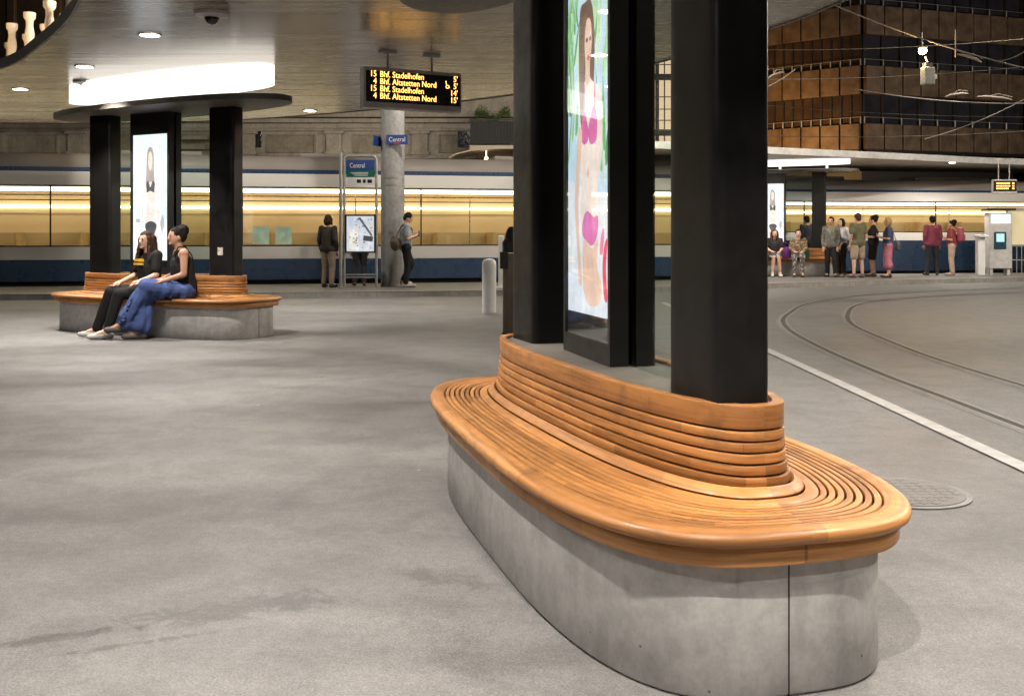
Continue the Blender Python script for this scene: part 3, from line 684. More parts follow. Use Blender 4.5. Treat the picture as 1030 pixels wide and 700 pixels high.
# ------------------------------------------------------------------ trams
def tram(x0, y0, ang, L, H, label, tint):
    """H: skirt bottom, skirt top, window bottom, window top, stripe bottom, stripe top, roof top"""
    r_ = empty('tram', (x0, y0, 0), ang, label, 'tram', 'blue and white trams at the stop')
    s0, s1, w0, w1, b0, b1, rt = H; D = 2.3
    navy = tint; pale = M['tram_pale']
    def side(z0, z1, yo, th=0.05): return MB().box((L/2, yo+th/2, (z0+z1)/2), (L, th, z1-z0), bev=0.008)
    build(side(s0, s1, 0.0), 'skirt', navy, r_)
    build(side(s1+0.004, w0-0.02, 0.004), 'lower_panel', pale, r_)
    build(side(w1, b0-0.003, 0.004), 'upper_panel', M['tram_white'], r_)
    build(side(b0, b1, 0.0), 'stripe', M['tram_blue'], r_)
    m = MB(); n = 9; prof = [(0.01+0.42*(1-math.cos(t)), b1+(rt-b1)*math.sin(t)) for t in [math.pi/2*q/n for q in range(n+1)]]
    prof += [(D-y, z) for y, z in reversed(prof)]
    vs = [(x, y, z) for x in (0, L) for y, z in prof]; k = len(prof)
    m.add(vs, [(i, i+1, k+i+1, k+i) for i in range(k-1)]+[tuple(range(k)), tuple(range(k, 2*k))])
    for q in range(int(L/5)):
        m.box((2.5+q*5, D/2, rt+0.05), (2.6, 1.2, 0.12), bev=0.03)
    build(m, 'roof', M['tram_roof'], r_, 40)
    m = MB(); m.box((L/2, 0.018, (w0+w1)/2-0.01), (L, 0.012, w1-w0+0.02)); build(m, 'window', M['glass'], r_)
    m = MB(); m.box((L/2, 0.022, w0-0.008), (L, 0.05, 0.024)); m.box((L/2, 0.022, w0+(w1-w0)*0.755), (L, 0.02, 0.022))
    for q in range(int(L/4.4)): m.box((2.2+q*4.4, 0.021, (w0+w1)/2), (0.035, 0.018, w1-w0))
    build(m, 'window_rail', M['black'], r_)
    # the lit saloon behind the glass
    m = MB(); m.box((L/2, D-0.06, (w0+w1)/2), (L, 0.04, w1-w0)); m.box((L/2, D/2, w1-0.02), (L, D-0.12, 0.03)); m.box((L/2, D/2, w0-0.32), (L, D-0.12, 0.04)); m.box((0.03, D/2, (w0+w1)/2), (0.05, D-0.1, w1-w0)); m.box((L-0.03, D/2, (w0+w1)/2), (0.05, D-0.1, w1-w0))
    build(m, 'saloon_lining', M['lining'], r_)
    m = MB(); m.box((L/2, D-0.087, w0+0.16), (L, 0.012, 0.30)); m.box((L/2, D-0.087, w0+(w1-w0)*0.56), (L, 0.012, 0.035)); build(m, 'dado_panel', M['dado'], r_)
    m = MB(); m.box((L/2, 0.32, w1-0.075), (L-0.2, 0.10, 0.07)); m.box((L/2, D-0.14, w0+(w1-w0)*0.68), (L-0.2, 0.05, 0.06)); m.box((L/2, D-0.5, w1-0.06), (L-0.2, 0.12, 0.03)); build(m, 'lamp_and_glow_strip', M['strip'], r_)  # ceiling lamps, plus an added glowing strip on the back wall
    m = MB()
    for q in range(int(L/1.5)):
        x = 0.8+q*1.5
        m.box((x, D-0.55, w0+0.06), (0.06, 0.9, 0.52), bev=0.02)
    build(m, 'seat_backs', M['seat'], r_)
    m = MB()
    for q in range(int(L/3)): m.tube([(1.6+q*3, 0.9, w0-0.3),(1.6+q*3, 0.9, w1-0.04)], 0.018, 8)
    m.tube([(0.1, 0.9, w0+(w1-w0)*0.86),(L-0.1, 0.9, w0+(w1-w0)*0.86)], 0.016, 8); build(m, 'handrail', M['chrome'], r_)
    m = MB(); m.box((L/2, D-0.02, (s0+b0)/2), (L, 0.04, b0-s0)); m.box((0.0, D/2, (s0+b1)/2), (0.04, D-0.06, b1-s0)); m.box((L, D/2, (s0+b1)/2), (0.04, D-0.06, b1-s0)); build(m, 'far_side', pale, r_)
    m = MB(); m.box((L/2, D/2, s0-0.02), (L-0.4, D-0.5, 0.22))
    for q in range(int(L/4)):
        for dx in (0, 1.7):
            for yy in (0.45, D-0.45):
                m.tube([(1.2+q*4+dx, yy-0.07, 0.30),(1.2+q*4+dx, yy+0.07, 0.30)], 0.29, 20)
    build(m, 'bogie', M['rubber'], r_)
    return r_
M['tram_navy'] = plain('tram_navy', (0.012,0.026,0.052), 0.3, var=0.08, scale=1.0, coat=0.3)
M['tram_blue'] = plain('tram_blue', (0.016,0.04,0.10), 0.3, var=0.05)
M['tram_white'] = plain('tram_white', (0.62,0.60,0.57), 0.35, var=0.05, scale=0.7, coat=0.3)
M['tram_pale'] = plain('tram_pale', (0.50,0.48,0.45), 0.35, var=0.05, scale=0.7, coat=0.3)
M['tram_roof'] = plain('tram_roof', (0.22,0.20,0.18), 0.5, var=0.1, scale=0.7)
M['lining'] = plain('tram_lining', (0.74,0.57,0.37), 0.6, var=0.1, scale=0.6)
M['dado'] = plain('tram_dado', (0.46,0.36,0.22), 0.6, var=0.2, scale=0.8)
M['seat'] = plain('tram_seat', (0.38,0.26,0.13), 0.7, var=0.2)
M['strip'] = emit('tram_glow', (1.0,0.83,0.57), 6.2)
a1 = math.atan2(2.5, 12.0)
t1 = tram(-26.0, 26.5-26.0*2.5/12, a1, 33.0, (0.18,0.69,1.03,2.47,2.80,2.90,3.25), 'long blue and white tram passing behind the left benches, windows glowing warm yellow', plain('tram_navy_lifted', (0.018,0.042,0.088), 0.3, var=0.08, scale=1.0, coat=0.3))  # light missing on this tram is put into a brighter navy
m = MB()
for px in (262, 284):
    q = P(px, 238, 25.2); loc = Matrix.Rotation(-a1, 3, 'Z')@(Vector((q.x, 0, 0))-Vector((-26.0, 0, 0))); m.box(((q.x+26)/math.cos(a1), 0.25, 1.27), (0.40, 0.02, 0.44))
build(m, 'draught_screen', plain('pale_screen', (0.62,0.72,0.64), 0.3, var=0.2, scale=5), t1)
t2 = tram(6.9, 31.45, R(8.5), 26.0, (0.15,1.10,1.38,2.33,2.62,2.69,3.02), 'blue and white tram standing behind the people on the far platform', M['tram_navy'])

# ------------------------------------------------------------------ buildings
# stone building behind the left tram
def stone_front():
    r_ = empty('stone_building', (-30, 34, 0), 0, 'old stone building with cornices and pilasters behind the left tram', 'building')
    L = 30.5; m = MB(); m.box((L/2, 3.0, 6.5), (L, 6.0, 13.0)); w = build(m, 'wall', M['stone'], r_)
    m = MB()
    for z, d, h in ((3.55,0.16,0.22),(3.85,0.08,0.10),(4.75,0.10,0.08),(5.05,0.20,0.14),(5.25,0.34,0.20),(9.0,0.3,0.3)): m.box((L/2, -d/2, z), (L+0.1, d, h), bev=0.02)
    build(m, 'cornice', M['stone'], r_)
    for q in range(11):
        m = MB(); x = 1.3+q*2.85
        m.box((x, -0.06, 2.9), (0.62, 0.12, 1.1)); m.box((x, -0.06, 4.28), (0.5, 0.12, 0.82)); m.box((x, -0.10, 4.66), (0.66, 0.20, 0.10)); m.box((x, -0.09, 3.98), (0.62, 0.18, 0.10)); build(m, 'pilaster', M['stone'], r_)
        m = MB(); x += 1.425; m.box((x, -0.012, 4.3), (1.55, 0.025, 0.62))
        for dz in (-0.28, 0.28): m.box((x, -0.03, 4.3+dz), (1.55, 0.06, 0.045))
        for dx in (-0.78, 0.78): m.box((x+dx, -0.03, 4.3), (0.045, 0.06, 0.605))
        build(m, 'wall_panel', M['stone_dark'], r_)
        f = MB(); f.box((x, -0.05, 7.2), (1.5, 0.10, 2.5)); wf = build(f, 'window', M['stone'], r_)
        g = MB(); g.box((x, -0.105, 7.2), (1.2, 0.02, 2.2)); build(g, 'pane', M['darkwin'], wf)
    for x, w_ in ((21.2, 1.0), (29.0, 1.6)):
        m = MB(); m.box((x, -0.03, 4.45), (w_, 0.07, 0.55), bev=0.01); build(m, 'dark_opening', M['darkwin'], r_)
    m = MB()
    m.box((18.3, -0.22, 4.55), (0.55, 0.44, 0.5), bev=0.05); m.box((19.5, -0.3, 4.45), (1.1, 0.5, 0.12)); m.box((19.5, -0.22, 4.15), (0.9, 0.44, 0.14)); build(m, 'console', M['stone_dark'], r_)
    return r_
stone_front()
# balcony with railing and shrubs
q = P(497, 143, 32.0)
bal = empty('balcony', (q.x, 32.6, 4.05), 0, 'small balcony with dark iron railing on the right end of the stone building', 'balcony')
m = MB(); m.box((0.35, 0.65, 0), (2.3, 1.4, 0.16), bev=0.03); m.box((0.35, 0.75, -0.18), (1.9, 1.2, 0.2), bev=0.06); build(m, 'slab', M['bal'], bal)
m = MB()
for i in range(24): m.tube([(-0.75+i*0.096, 0.0, 0.08),(-0.75+i*0.096, 0.0, 0.88)], 0.012, 6)
m.box((0.35,0.0,0.89), (2.3,0.04,0.04)); m.box((0.35,0.0,0.14), (2.3,0.03,0.03)); m.box((0.35,0.06,0.5), (2.25,0.02,0.7)); build(m, 'railing', M['iron'], bal)
m = MB()
for i in range(900):
    u = rnd.random(); x = -0.62+1.1*u; c = Vector((x, 0.35+rnd.gauss(0,0.12), 0.95+abs(rnd.gauss(0,0.13))+0.12*math.sin(u*9)))
    d = Vector((rnd.gauss(0,1),rnd.gauss(0,1),rnd.gauss(0,1))).normalized(); e = d.orthogonal().normalized(); m.add([c, c+d*0.035+e*0.018, c+d*0.08, c+d*0.035-e*0.018], [(0,1,2,3)])
sh = tag(build(m, 'balcony_shrub', M['leaf']), 'low green shrub growing behind the balcony railing', 'shrub'); sh.location = bal.location
m = MB(); m.box((0,0,0), (1.2,0.3,0.75)); pb = tag(build(m, 'planter_box', M['mull']), 'dark planter box standing on the balcony', 'planter'); pb.location = bal.location+Vector((-0.1,0.38,0.457))
# awning-like light bracket below the balcony
q = P(500, 155, 31.0); aw = empty('glass_awning', (q.x, 31.6, q.z), 0, 'pale curved awning with a small lamp below the balcony', 'awning')
m = MB(); prof = [(-1.5,-0.10),(-1.3,0.02),(-0.8,0.14),(0,0.20),(0.9,0.20),(1.6,0.18)]
m.add([(x, y, z+dz) for dz in (0, 0.04) for y in (0, 1.9) for x, z in prof], [(i,i+1,6+i+1,6+i) for i in range(5)]+[(12+i,12+i+1,18+i+1,18+i) for i in range(5)]+[(i,i+1,12+i+1,12+i) for i in range(5)]+[(6+i,6+i+1,18+i+1,18+i) for i in range(5)])
build(m, 'canopy_sheet', M['bal'], aw, 60); m = MB(); m.ell((-0.35,0.3,-0.09), (0.06,0.06,0.08)); m.tube([(-0.35,0.3,-0.02),(-0.35,0.3,0.16)], 0.012, 6); build(m, 'lamp', emit('small_lamp', (1,0.75,0.45), 8.0), aw)

# glazed building with lit rooms between the stone building and the bronze tower
gl = empty('glazed_building', (-1.2, 46.0, 0), 0, 'glazed building with dark mullions and a few lit rooms behind the near kiosk', 'building')
Lg = 11.0; m = MB(); m.box((Lg/2, 4.0, 7.0), (Lg, 7.8, 14.0)); build(m, 'wall', M['mull'], gl)
lit = emit('lit_room', (1.0,0.68,0.42), 0.9); dim = emit('dim_room', (0.25,0.32,0.20), 0.10)
for i in range(7):
    for j in range(4):
        m = MB(); m.box((0.8+i*1.54, 0.06, 4.6+j*2.5), (1.36, 0.05, 2.2)); f = build(m, 'window', lit if i >= 4 and rnd.random() < 0.75 else dim, gl)
        if i == 5: f.data.materials[0] = lit
        g = MB()
        for dx in (-0.45, 0.0, 0.45): g.box((0.8+i*1.54+dx, 0.02, 4.6+j*2.5), (0.05, 0.05, 2.2))
        for dz in (-0.7, -0.2, 0.35): g.box((0.8+i*1.54, 0.016, 4.6+j*2.5+dz), (1.36, 0.04, 0.04))
        build(g, 'glazing_bar', M['mull'], f)

# bronze panelled building on the right
corner = P(867, 151, 62.0)
def bronze():
    r_ = empty('bronze_building', (corner.x, corner.y, 0), 0, 'bronze panelled office building with stacked bands at upper right', 'building')
    lines = [('right', Vector((11.6, 4.1)), 9), ('left', Vector((-9.6, 8.0)), 10)]
    rows = [(6.40,7.95),(9.75,11.45),(13.35,15.1),(17.0,18.8)]
    core = MB(); core.prism([(0.1,0.35),(11.3,4.4),(3,14),(-9.3,8.4)], 0.0, 21.0); build(core, 'wall', M['mull'], r_)
    for nm, d, n in lines:
        Ld = d.length; ang = math.atan2(d.y, d.x); t = d.normalized(); nrm = Vector((t.y, -t.x)) if nm == 'right' else Vector((-t.y, t.x))
        for (z0, z1) in rows:
            m = MB()
            for i in range(n):
                c = t*(Ld*(i+0.5)/n)+nrm*0.22; m.box((c.x, c.y, (z0+z1)/2), (Ld/n-0.10, 0.34, z1-z0), ang, bev=0.03)
            build(m, 'panel_band', M['brown'], r_)
        for (z0, z1) in ((7.95,9.75),(11.45,13.35),(15.1,17.0)):
            f = MB(); g = MB(); s_ = MB(); nf = n*2 if nm == 'left' else n
            for i in range(nf+1):
                c = t*(Ld*i/nf)+nrm*0.10; f.box((c.x, c.y, (z0+z1)/2), (0.09, 0.16, z1-z0), ang)
            for i in range(nf):
                c = t*(Ld*(i+0.5)/nf)-nrm*0.01; g.box((c.x, c.y, (z0+z1)/2), (Ld/nf, 0.03, z1-z0-0.01), ang)
                c = t*(Ld*(i)/nf)+nrm*0.24; s_.tube([(c.x,c.y,z0+0.02),(c.x,c.y,z0+0.42)], 0.045, 6)
            for zz in (z0+0.02, z1-0.02):
                c = t*(Ld/2)+nrm*0.10; f.box((c.x, c.y, zz), (Ld, 0.10, 0.04), ang)
            c = t*(Ld/2)+nrm*0.24; s_.box((c.x, c.y, z0+0.40), (Ld, 0.03, 0.03), ang)
            w_ = build(f, 'window', M['mull'], r_); build(g, 'pane', M['towerglass' if nm == 'right' else 'brown_reflect_glass'], w_); build(s_, 'rail_post', M['galv'], w_)
        lz = MB(); c = t*(Ld/2)+nrm*0.20; lz.box((c.x,c.y,6.30), (Ld, 0.5, 0.18), ang); build(lz, 'base_edge', M['mull'], r_)
    return r_
M['towerglass'] = plain('tower_glass', (0.034,0.032,0.040), 0.12, var=0.4, scale=0.8)
M['brown_reflect_glass'] = plain('glass_brown_reflection', (0.065,0.042,0.030), 0.2, var=0.4, scale=0.8)  # brown reflection put into the pane colour of the left face
bronze()
# lit upper storey windows of that building: three warm panes
q0 = P(872, 2, 62.0)

# stone balustrade terrace upper left
tx = -15.0
ter = empty('stone_balustrade', (0,0,0), 0, 'floodlit pale stone balustrade with thick balusters at upper left', 'balustrade')
zb = 5.31
bp = [(-12.7,25.1),(-11.72,24.0),(-10.74,22.8),(-9.80,21.7),(-8.90,20.6)]
prof = [(0.13,0.0),(0.13,0.10),(0.085,0.14),(0.075,0.22),(0.10,0.36),(0.10,0.46),(0.075,0.62),(0.08,0.74),(0.125,0.80),(0.13,0.92)]
for (x, y) in bp:
    m = MB(); m.lathe((x, y, zb), prof, 18); build(m, 'baluster', M['bal'], ter, 40)
    m = MB(); m.lathe((x-0.05, y+0.85, zb), [(r_*0.85, z*0.9) for r_, z in prof], 16); build(m, 'baluster', M['bal'], ter, 40)
m = MB()
for (x0, y0), (x1, y1) in zip(bp[:-1], bp[1:]):
    d = Vector((x1-x0, y1-y0)); c = ((x0+x1)/2, (y0+y1)/2); a = math.atan2(d.y, d.x)
    m.box((c[0], c[1], zb-0.06), (d.length+0.02, 0.34, 0.12), a); m.box((c[0]+0.35, c[1]+0.45, zb-0.08), (d.length+0.02, 0.9, 0.07), a)
build(m, 'plinth', M['bal'], ter)
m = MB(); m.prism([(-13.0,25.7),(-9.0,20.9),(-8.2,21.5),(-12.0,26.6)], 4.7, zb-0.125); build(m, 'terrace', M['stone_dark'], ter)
dw = empty('dark_facade', (-14.6, 30.0, 0), R(-20), 'dark timber shopfront facade behind the stone balustrade', 'building')
m = MB(); m.box((0, 1, 8.2), (8, 2, 6.0)); build(m, 'wall', plain('dark_timber', (0.045,0.026,0.016), 0.5, var=0.3), dw)
for i in range(5):
    m = MB(); m.box((-3.4+i*1.7, -0.06, 8.2), (0.28, 0.12, 5.6), bev=0.02); build(m, 'post', plain('timber_post', (0.07,0.038,0.02), 0.5), dw)

# ------------------------------------------------------------------ street furniture
# round pillar with street name signs
pc = P(395, 287, 23.6)
pil = empty('round_pillar', (pc.x, 23.6, 0.115), 0, 'thick pale round pillar on the platform carrying a blue name sign', 'pillar')
m = MB(); m.lathe((0,0,0), [(0.285,0.0),(0.285,0.03),(0.27,0.035),(0.27,4.6)], 40); build(m, 'shaft', M['pillar'], pil, 40)
m = MB(); m.lathe((0,0,0), [(0.275,2.30),(0.275,2.34)], 40); m.lathe((0,0,0), [(0.275,2.46),(0.275,2.50)], 40); build(m, 'band', M['galv'], pil, 40)
ns = empty('name_sign', (pc.x+0.14, 23.6-0.33, 3.45), R(-8), 'small blue enamel sign reading Central on the pillar', 'sign')
m = MB(); m.box((0,0,0), (0.50,0.02,0.22), bev=0.006); build(m, 'plate', M['blue'], ns); text_mesh('lettering', 'Central', 0.15, M['white'], ns, (0,-0.012,-0.045), (R(90),0,0), 'CENTER', 0.002, 0.85)
m = MB(); m.box((0,-0.012,-0.085), (0.16,0.006,0.03)); build(m, 'red_mark', plain('red_paint', (0.4,0.03,0.03), 0.4), ns)
ns2 = empty('name_sign', (pc.x-0.34, 23.6-0.05, 3.44), R(70), 'narrow blue enamel sign seen edge on at the left of the pillar', 'sign')
m = MB(); m.box((0,0,0), (0.42,0.02,0.24), bev=0.006); build(m, 'plate', M['blue'], ns2)

# information stand: tubular frame with line sign and lit map
ic = P(362.5, 288, 22.9); sx = 22.9/F
ist = empty('information_stand', (ic.x, 22.9, 0.118), 0, 'tubular steel stand with blue and green sign above a lit map', 'information stand')
hw, ht = 0.36, 2.95
m = MB(); arc = [(-hw,0,0),(-hw,0,ht-0.12)]+[(-hw+0.10*(1-math.cos(t)),0,ht-0.12+0.10*math.sin(t)) for t in [R(15*q) for q in range(1,7)]]+[(hw-0.10*(1-math.cos(t)),0,ht-0.12+0.10*math.sin(t)) for t in [R(90-15*q) for q in range(0,6)]]+[(hw,0,ht-0.12),(hw,0,0)]
m.tube(arc, 0.030, 12); m.tube([(-hw,0,0.28),(hw,0,0.28)], 0.018, 8); m.tube([(-hw,0,0.22),(hw,0,0.22)], 0.018, 8); build(m, 'frame', M['galv'], ist, 50)
def zpx(y, Z=22.9): return EYE-(y-H0)/F*Z-0.118
m = MB()
m.box((0,0,(zpx(161)+zpx(171.5))/2), (0.64,0.035,zpx(161)-zpx(171.5)-0.002), mi=0); m.box((0,0,(zpx(171.5)+zpx(178.5))/2), (0.64,0.035,zpx(171.5)-zpx(178.5)-0.002), mi=1); m.box((0,0,(zpx(178.5)+zpx(187))/2), (0.64,0.035,zpx(178.5)-zpx(187)), mi=2)
sg = build(m, 'line_sign', [M['blue'], plain('sign_green', (0.0,0.12,0.085), 0.4), M['white']], ist)
text_mesh('lettering', 'Central', 0.15, M['white'], sg, (-0.24,-0.02,(zpx(161)+zpx(171.5))/2-0.06), (R(90),0,0), 'LEFT', 0.002, 0.75)
m = MB(); 
for i in range(3): m.box((-0.02+0.02*i,-0.019,zpx(174)-0.03*i), (0.4-0.05*i,0.004,0.012))
build(m, 'text_rows', M['white'], sg)
m = MB()
for i, w_ in enumerate((0.09,0.06,0.10)): m.box((-0.03+i*0.12,-0.019,zpx(182.5)), (w_,0.004,0.075), bev=0.002)
build(m, 'line_numbers', M['screen'], sg)
m = MB(); za, zc = zpx(254.5), zpx(216)
m.box((0,0.03,(za+zc)/2), (0.66,0.08,zc-za)); 
for dx in (-0.325,0.325): m.box((dx,-0.02,(za+zc)/2), (0.03,0.03,zc-za))
for z in (za+0.015, zc-0.015): m.box((0,-0.0205,z), (0.62,0.03,0.03))
mc_ = build(m, 'map_case', M['black'], ist)
sh_ = Sheet(0.61, zc-za-0.07); r2 = random.Random(5); sh_.ink([(0,0),(1,0),(1,1),(0,1)], (0.62,0.66,0.70), False, 0.75)
sh_.ink([(0.04,0.70),(0.5,0.72),(0.5,0.97),(0.04,0.97)], (0.55,0.62,0.74), False, 0.75); sh_.ink([(0.10,0.06),(0.44,0.06),(0.42,0.64),(0.12,0.62)], (0.80,0.78,0.74), False, 0.75)
for i in range(46):
    x, y = r2.uniform(0.05,0.9), r2.uniform(0.05,0.9); w_, h_ = r2.uniform(0.02,0.1), r2.uniform(0.01,0.06); sh_.ink([(x,y),(x+w_,y),(x+w_,y+h_),(x,y+h_)], r2.choice([(0.25,0.27,0.30),(0.5,0.56,0.6),(0.7,0.35,0.15),(0.15,0.18,0.22),(0.85,0.85,0.85),(0.2,0.35,0.5)]), False, 0.7)
sh_.ink([(0.60,0.30),(0.95,0.28),(0.97,0.42),(0.62,0.45)], (0.05,0.05,0.06), False, 0.7); sh_.ink([(0.42,0.95),(0.9,0.42),(0.95,0.46),(0.5,0.97)], (0.10,0.10,0.12), False, 0.7)
sh_.build('map', mc_, (-0.305,-0.012,za+0.035), 0)
m = MB(); m.tube([(0,0,0),(0,0,2.98)], 0.036, 12); m.lathe((0,0,0), [(0.07,0),(0.07,0.02)], 16); m.ell((0,0,2.99), (0.04,0.04,0.03)); m.box((0,0,1.9), (0.05,0.1,0.16))
pp = P(343.5, 289, 22.9); po = tag(build(m, 'steel_pole', M['galv'], None, 50), 'single steel pole just left of the tubular information stand', 'pole'); po.location = (pp.x, 22.8, 0.118)

# bollard, litter bin post and white post near the middle
bp_ = G(492, 314.5)
m = MB(); m.lathe((0,0,0), [(0.118,0.0),(0.118,0.80),(0.112,0.85),(0.09,0.885),(0.05,0.90),(0.0,0.905)], 32)
tag(build(m, 'bollard', M['white'], None, 50), 'short pale round bollard on the plaza before the right end of the left tram', 'bollard').location = bp_
lb = empty('litter_bin', (P(514.5, 300, 13.5).x, 13.5, 0), 0, 'slim round steel litter bin with dark top behind the near kiosk', 'litter bin')
m = MB(); m.lathe((0,0,0), [(0.13,0),(0.13,0.02),(0.115,0.03),(0.115,1.06)], 28); build(m, 'post', plain('bin_bronze', (0.16,0.13,0.105), 0.4, 0.5), lb, 50)
m = MB(); m.lathe((0,0,0), [(0.12,1.07),(0.125,1.20),(0.10,1.24),(0.085,1.26),(0.085,1.30),(0.06,1.37),(0.03,1.41),(0.0,1.415)], 24); m.tube([(-0.10,-0.08,0.86),(-0.10,-0.08,1.08)], 0.055, 12); build(m, 'head', M['black'], lb, 50)
wp = P(504, 288, 22.4); m = MB(); m.box((0,0,0.58), (0.12,0.10,1.16), bev=0.02); m.box((0,0,0.02), (0.2,0.16,0.04)); tag(build(m, 'marker_post', M['white']), 'thin pale post on the platform edge left of the near kiosk', 'post').location = (wp.x, 22.4, 0.118)

# far platform: white post, ticket machine, vitrine, hanging display
q = P(986, 272, 29.4); m = MB(); m.box((0,0,0.58), (0.22,0.2,1.16), bev=0.03); m.box((0,-0.06,1.13), (0.28,0.34,0.07), bev=0.02); m.box((0.06,-0.105,0.55), (0.05,0.012,0.95)); tag(build(m, 'ticket_validator', M['white']), 'slim white post with slanted top beside the ticket machine', 'ticket validator').location = (q.x, 29.4, 0.118)
q = P(1004, 272, 29.8); tm = empty('ticket_machine', (q.x, 29.8, 0.118), R(-6), 'tall pale ticket machine with small blue screen and lit header on the far platform', 'ticket machine')
m = MB(); m.box((0,0,1.0), (0.64,0.4,1.62), bev=0.02); m.box((-0.24,0,0.1), (0.08,0.3,0.2)); m.box((0.24,0,0.1), (0.08,0.3,0.2)); build(m, 'body', plain('machine_grey', (0.50,0.50,0.49), 0.4), tm)
m = MB(); m.box((0,-0.208,1.62), (0.54,0.012,0.26)); build(m, 'header', emit('machine_header', (0.85,0.93,1.0), 1.1), tm)
m = MB(); m.box((-0.02,-0.215,1.0), (0.34,0.03,0.50), bev=0.01); build(m, 'panel', plain('machine_blue', (0.02,0.06,0.10), 0.3), tm)
m = MB(); m.box((-0.02,-0.234,1.08), (0.22,0.006,0.24)); build(m, 'screen', emit('machine_screen', (0.6,0.95,0.95), 0.9), tm)
m = MB(); m.box((0,-0.02,1.90), (0.80,0.56,0.07), bev=0.02); build(m, 'hood', M['mull'], tm)
q = P(1026, 272, 30.3); vt = empty('notice_case', (q.x+0.05, 30.3, 0.118), R(-6), 'steel framed notice case with pale yellow panel at the right edge', 'notice case')
m = MB()
for x in (-0.42,0.42): m.tube([(x,0,0),(x,0,1.9)], 0.03, 10)
m.box((0,0,1.92), (0.98,0.2,0.05)); m.box((0,0,0.84), (0.84,0.05,0.04))
for i in range(5): m.tube([(-0.28+i*0.14,0,0.0),(-0.28+i*0.14,0,0.82)], 0.016, 8)
m.tube([(-0.42,0,0.42),(0.42,0,0.42)], 0.016, 8)
build(m, 'frame', M['galv'], vt); m = MB(); m.box((0,0,1.38), (0.80,0.03,1.02)); build(m, 'notice_panel', emit('notice_glow', (0.9,0.75,0.42), 0.35, (0.5,0.45,0.3)), vt)
q = P(1011, 188, 29.2)
db = led_board((q.x, 29.2, 2.66), 0.66, 0.40, 0.14, R(-6), [('','',"",0)], 'small hanging departure display with amber text under the far canopy', 0.1, 0.79, 1)
m = MB(); rr = random.Random(2)
for i in range(3):
    x = -0.24
    while x < 0.10: w_ = rr.uniform(0.03,0.09); m.box((x+w_/2, -0.008, 0.09-i*0.075), (w_, 0.004, 0.035)); x += w_+0.012
    m.box((0.22,-0.008,0.09-i*0.075), (0.06,0.004,0.035))
build(m, 'led_rows', M['led'], [c for c in db.children if c.name.startswith('screen')][0])

# ------------------------------------------------------------------ overhead wires and the hanging lamp
def wire(pts, r, label):
    a, b = Vector(pts[0]), Vector(pts[-1]); out = []
    if len(pts) == 2:
        for q in range(17):
            t = q/16; p = a.lerp(b, t); p.z -= 4*SAG*t*(1-t); out.append(p)
    else: out = [Vector(p) for p in pts]
    m = MB(); m.tube(out, r, 6); return tag(build(m, 'overhead_wire', M['wire'], None, 60), label, 'wire', 'overhead tram wires')
SAG = 0.12
W = [((-0.0+836, 4, 22), (1045, 72, 22), 0.015, 'thick span wire carrying the hanging street lamp'),
     ((745, 50, 30), (1045, 38, 26), 0.009, 'thin overhead wire crossing just above the street lamp from the dark column'),
     ((745, 80, 28), (1045, 66, 30), 0.010, 'thin overhead wire passing behind the lantern body'),
     ((860, 90, 26), (1045, 104, 26), 0.014, 'pale overhead wire below the lantern, with long insulators at its right end'),
     ((745, 104, 34), (1045, 118, 34), 0.010, 'faint overhead wire across the windows of the second lowest storey'),
     ((745, 136, 30), (1045, 131, 30), 0.010, 'lowest overhead wire across the bronze panels'),
     ((930, 140, 27), (1045, 92, 27), 0.012, 'oblique overhead wire rising to the right edge'),
     ((1000, 62, 22), (1045, 40, 22), 0.012, 'short oblique overhead wire at the right edge beside the lamp wire'),
     ((742, 96, 24), (800, 70, 24), 0.016, 'short bent overhead wire beside the dark column')]
for (x0,y0,z0), (x1,y1,z1), r_, lab in W: wire([P(x0,y0,z0), P(x1,y1,z1)], r_, lab)
for (px, py, Z, ln, ang, lab) in ((975, 59, 22, 0.55, -18, 'pale insulator on the lamp span wire'), (1000, 99, 26, 0.9, -5, 'pale insulator at the right end of the lower wire'), (962, 96, 26, 0.6, 8, 'pale insulator left of the longer one on the lower wire'), (781, 76, 24, 0.4, 20, 'pale wire clamp beside the dark column')):
    m = MB(); m.tube([(-ln/2,0,0),(-ln/4,0,0.03),(ln/4,0,0.03),(ln/2,0,0)], [0.015,0.03,0.03,0.015], 8); m.tube([(-ln*0.2,0,0.02),(ln*0.1,0,0.12),(ln*0.5,0,0.07)], 0.012, 6)
    o = tag(build(m, 'insulator', M['wire'], None, 50), lab, 'insulator', 'insulators on the overhead wires'); o.location = P(px, py, Z); o.rotation_euler = (0, R(-ang), 0)
m = MB(); m.tube([P(961,30,22), P(961,58,22)], 0.012, 6); tag(build(m, 'wire_dropper', M['wire']), 'short vertical rod hanging above the lamp span wire', 'wire rod')
lp = P(928, 53, 22); sl = empty('street_lamp', lp, 0, 'bright hanging street lamp over the road with pale box below', 'street lamp')
m = MB(); m.lathe((0,0,0), [(0.0,0.14),(0.05,0.13),(0.10,0.105),(0.10,0.09)], 20); build(m, 'lamp_shade', M['mull'], sl, 50)
m = MB(); m.ell((0,0,0.03), (0.085,0.085,0.075)); build(m, 'bulb', emit('street_bulb', (1.0,0.70,0.36), 60.0), sl)
m = MB(); m.tube([(0,0,0.09),(-0.02,0,0.42)], 0.014, 6); build(m, 'hanger', M['wire'], sl)
lb2 = P(933, 77, 22); hb = empty('signal_box', lb2, R(12), 'pale boxy housing hanging just below the bright street lamp', 'hanging box')
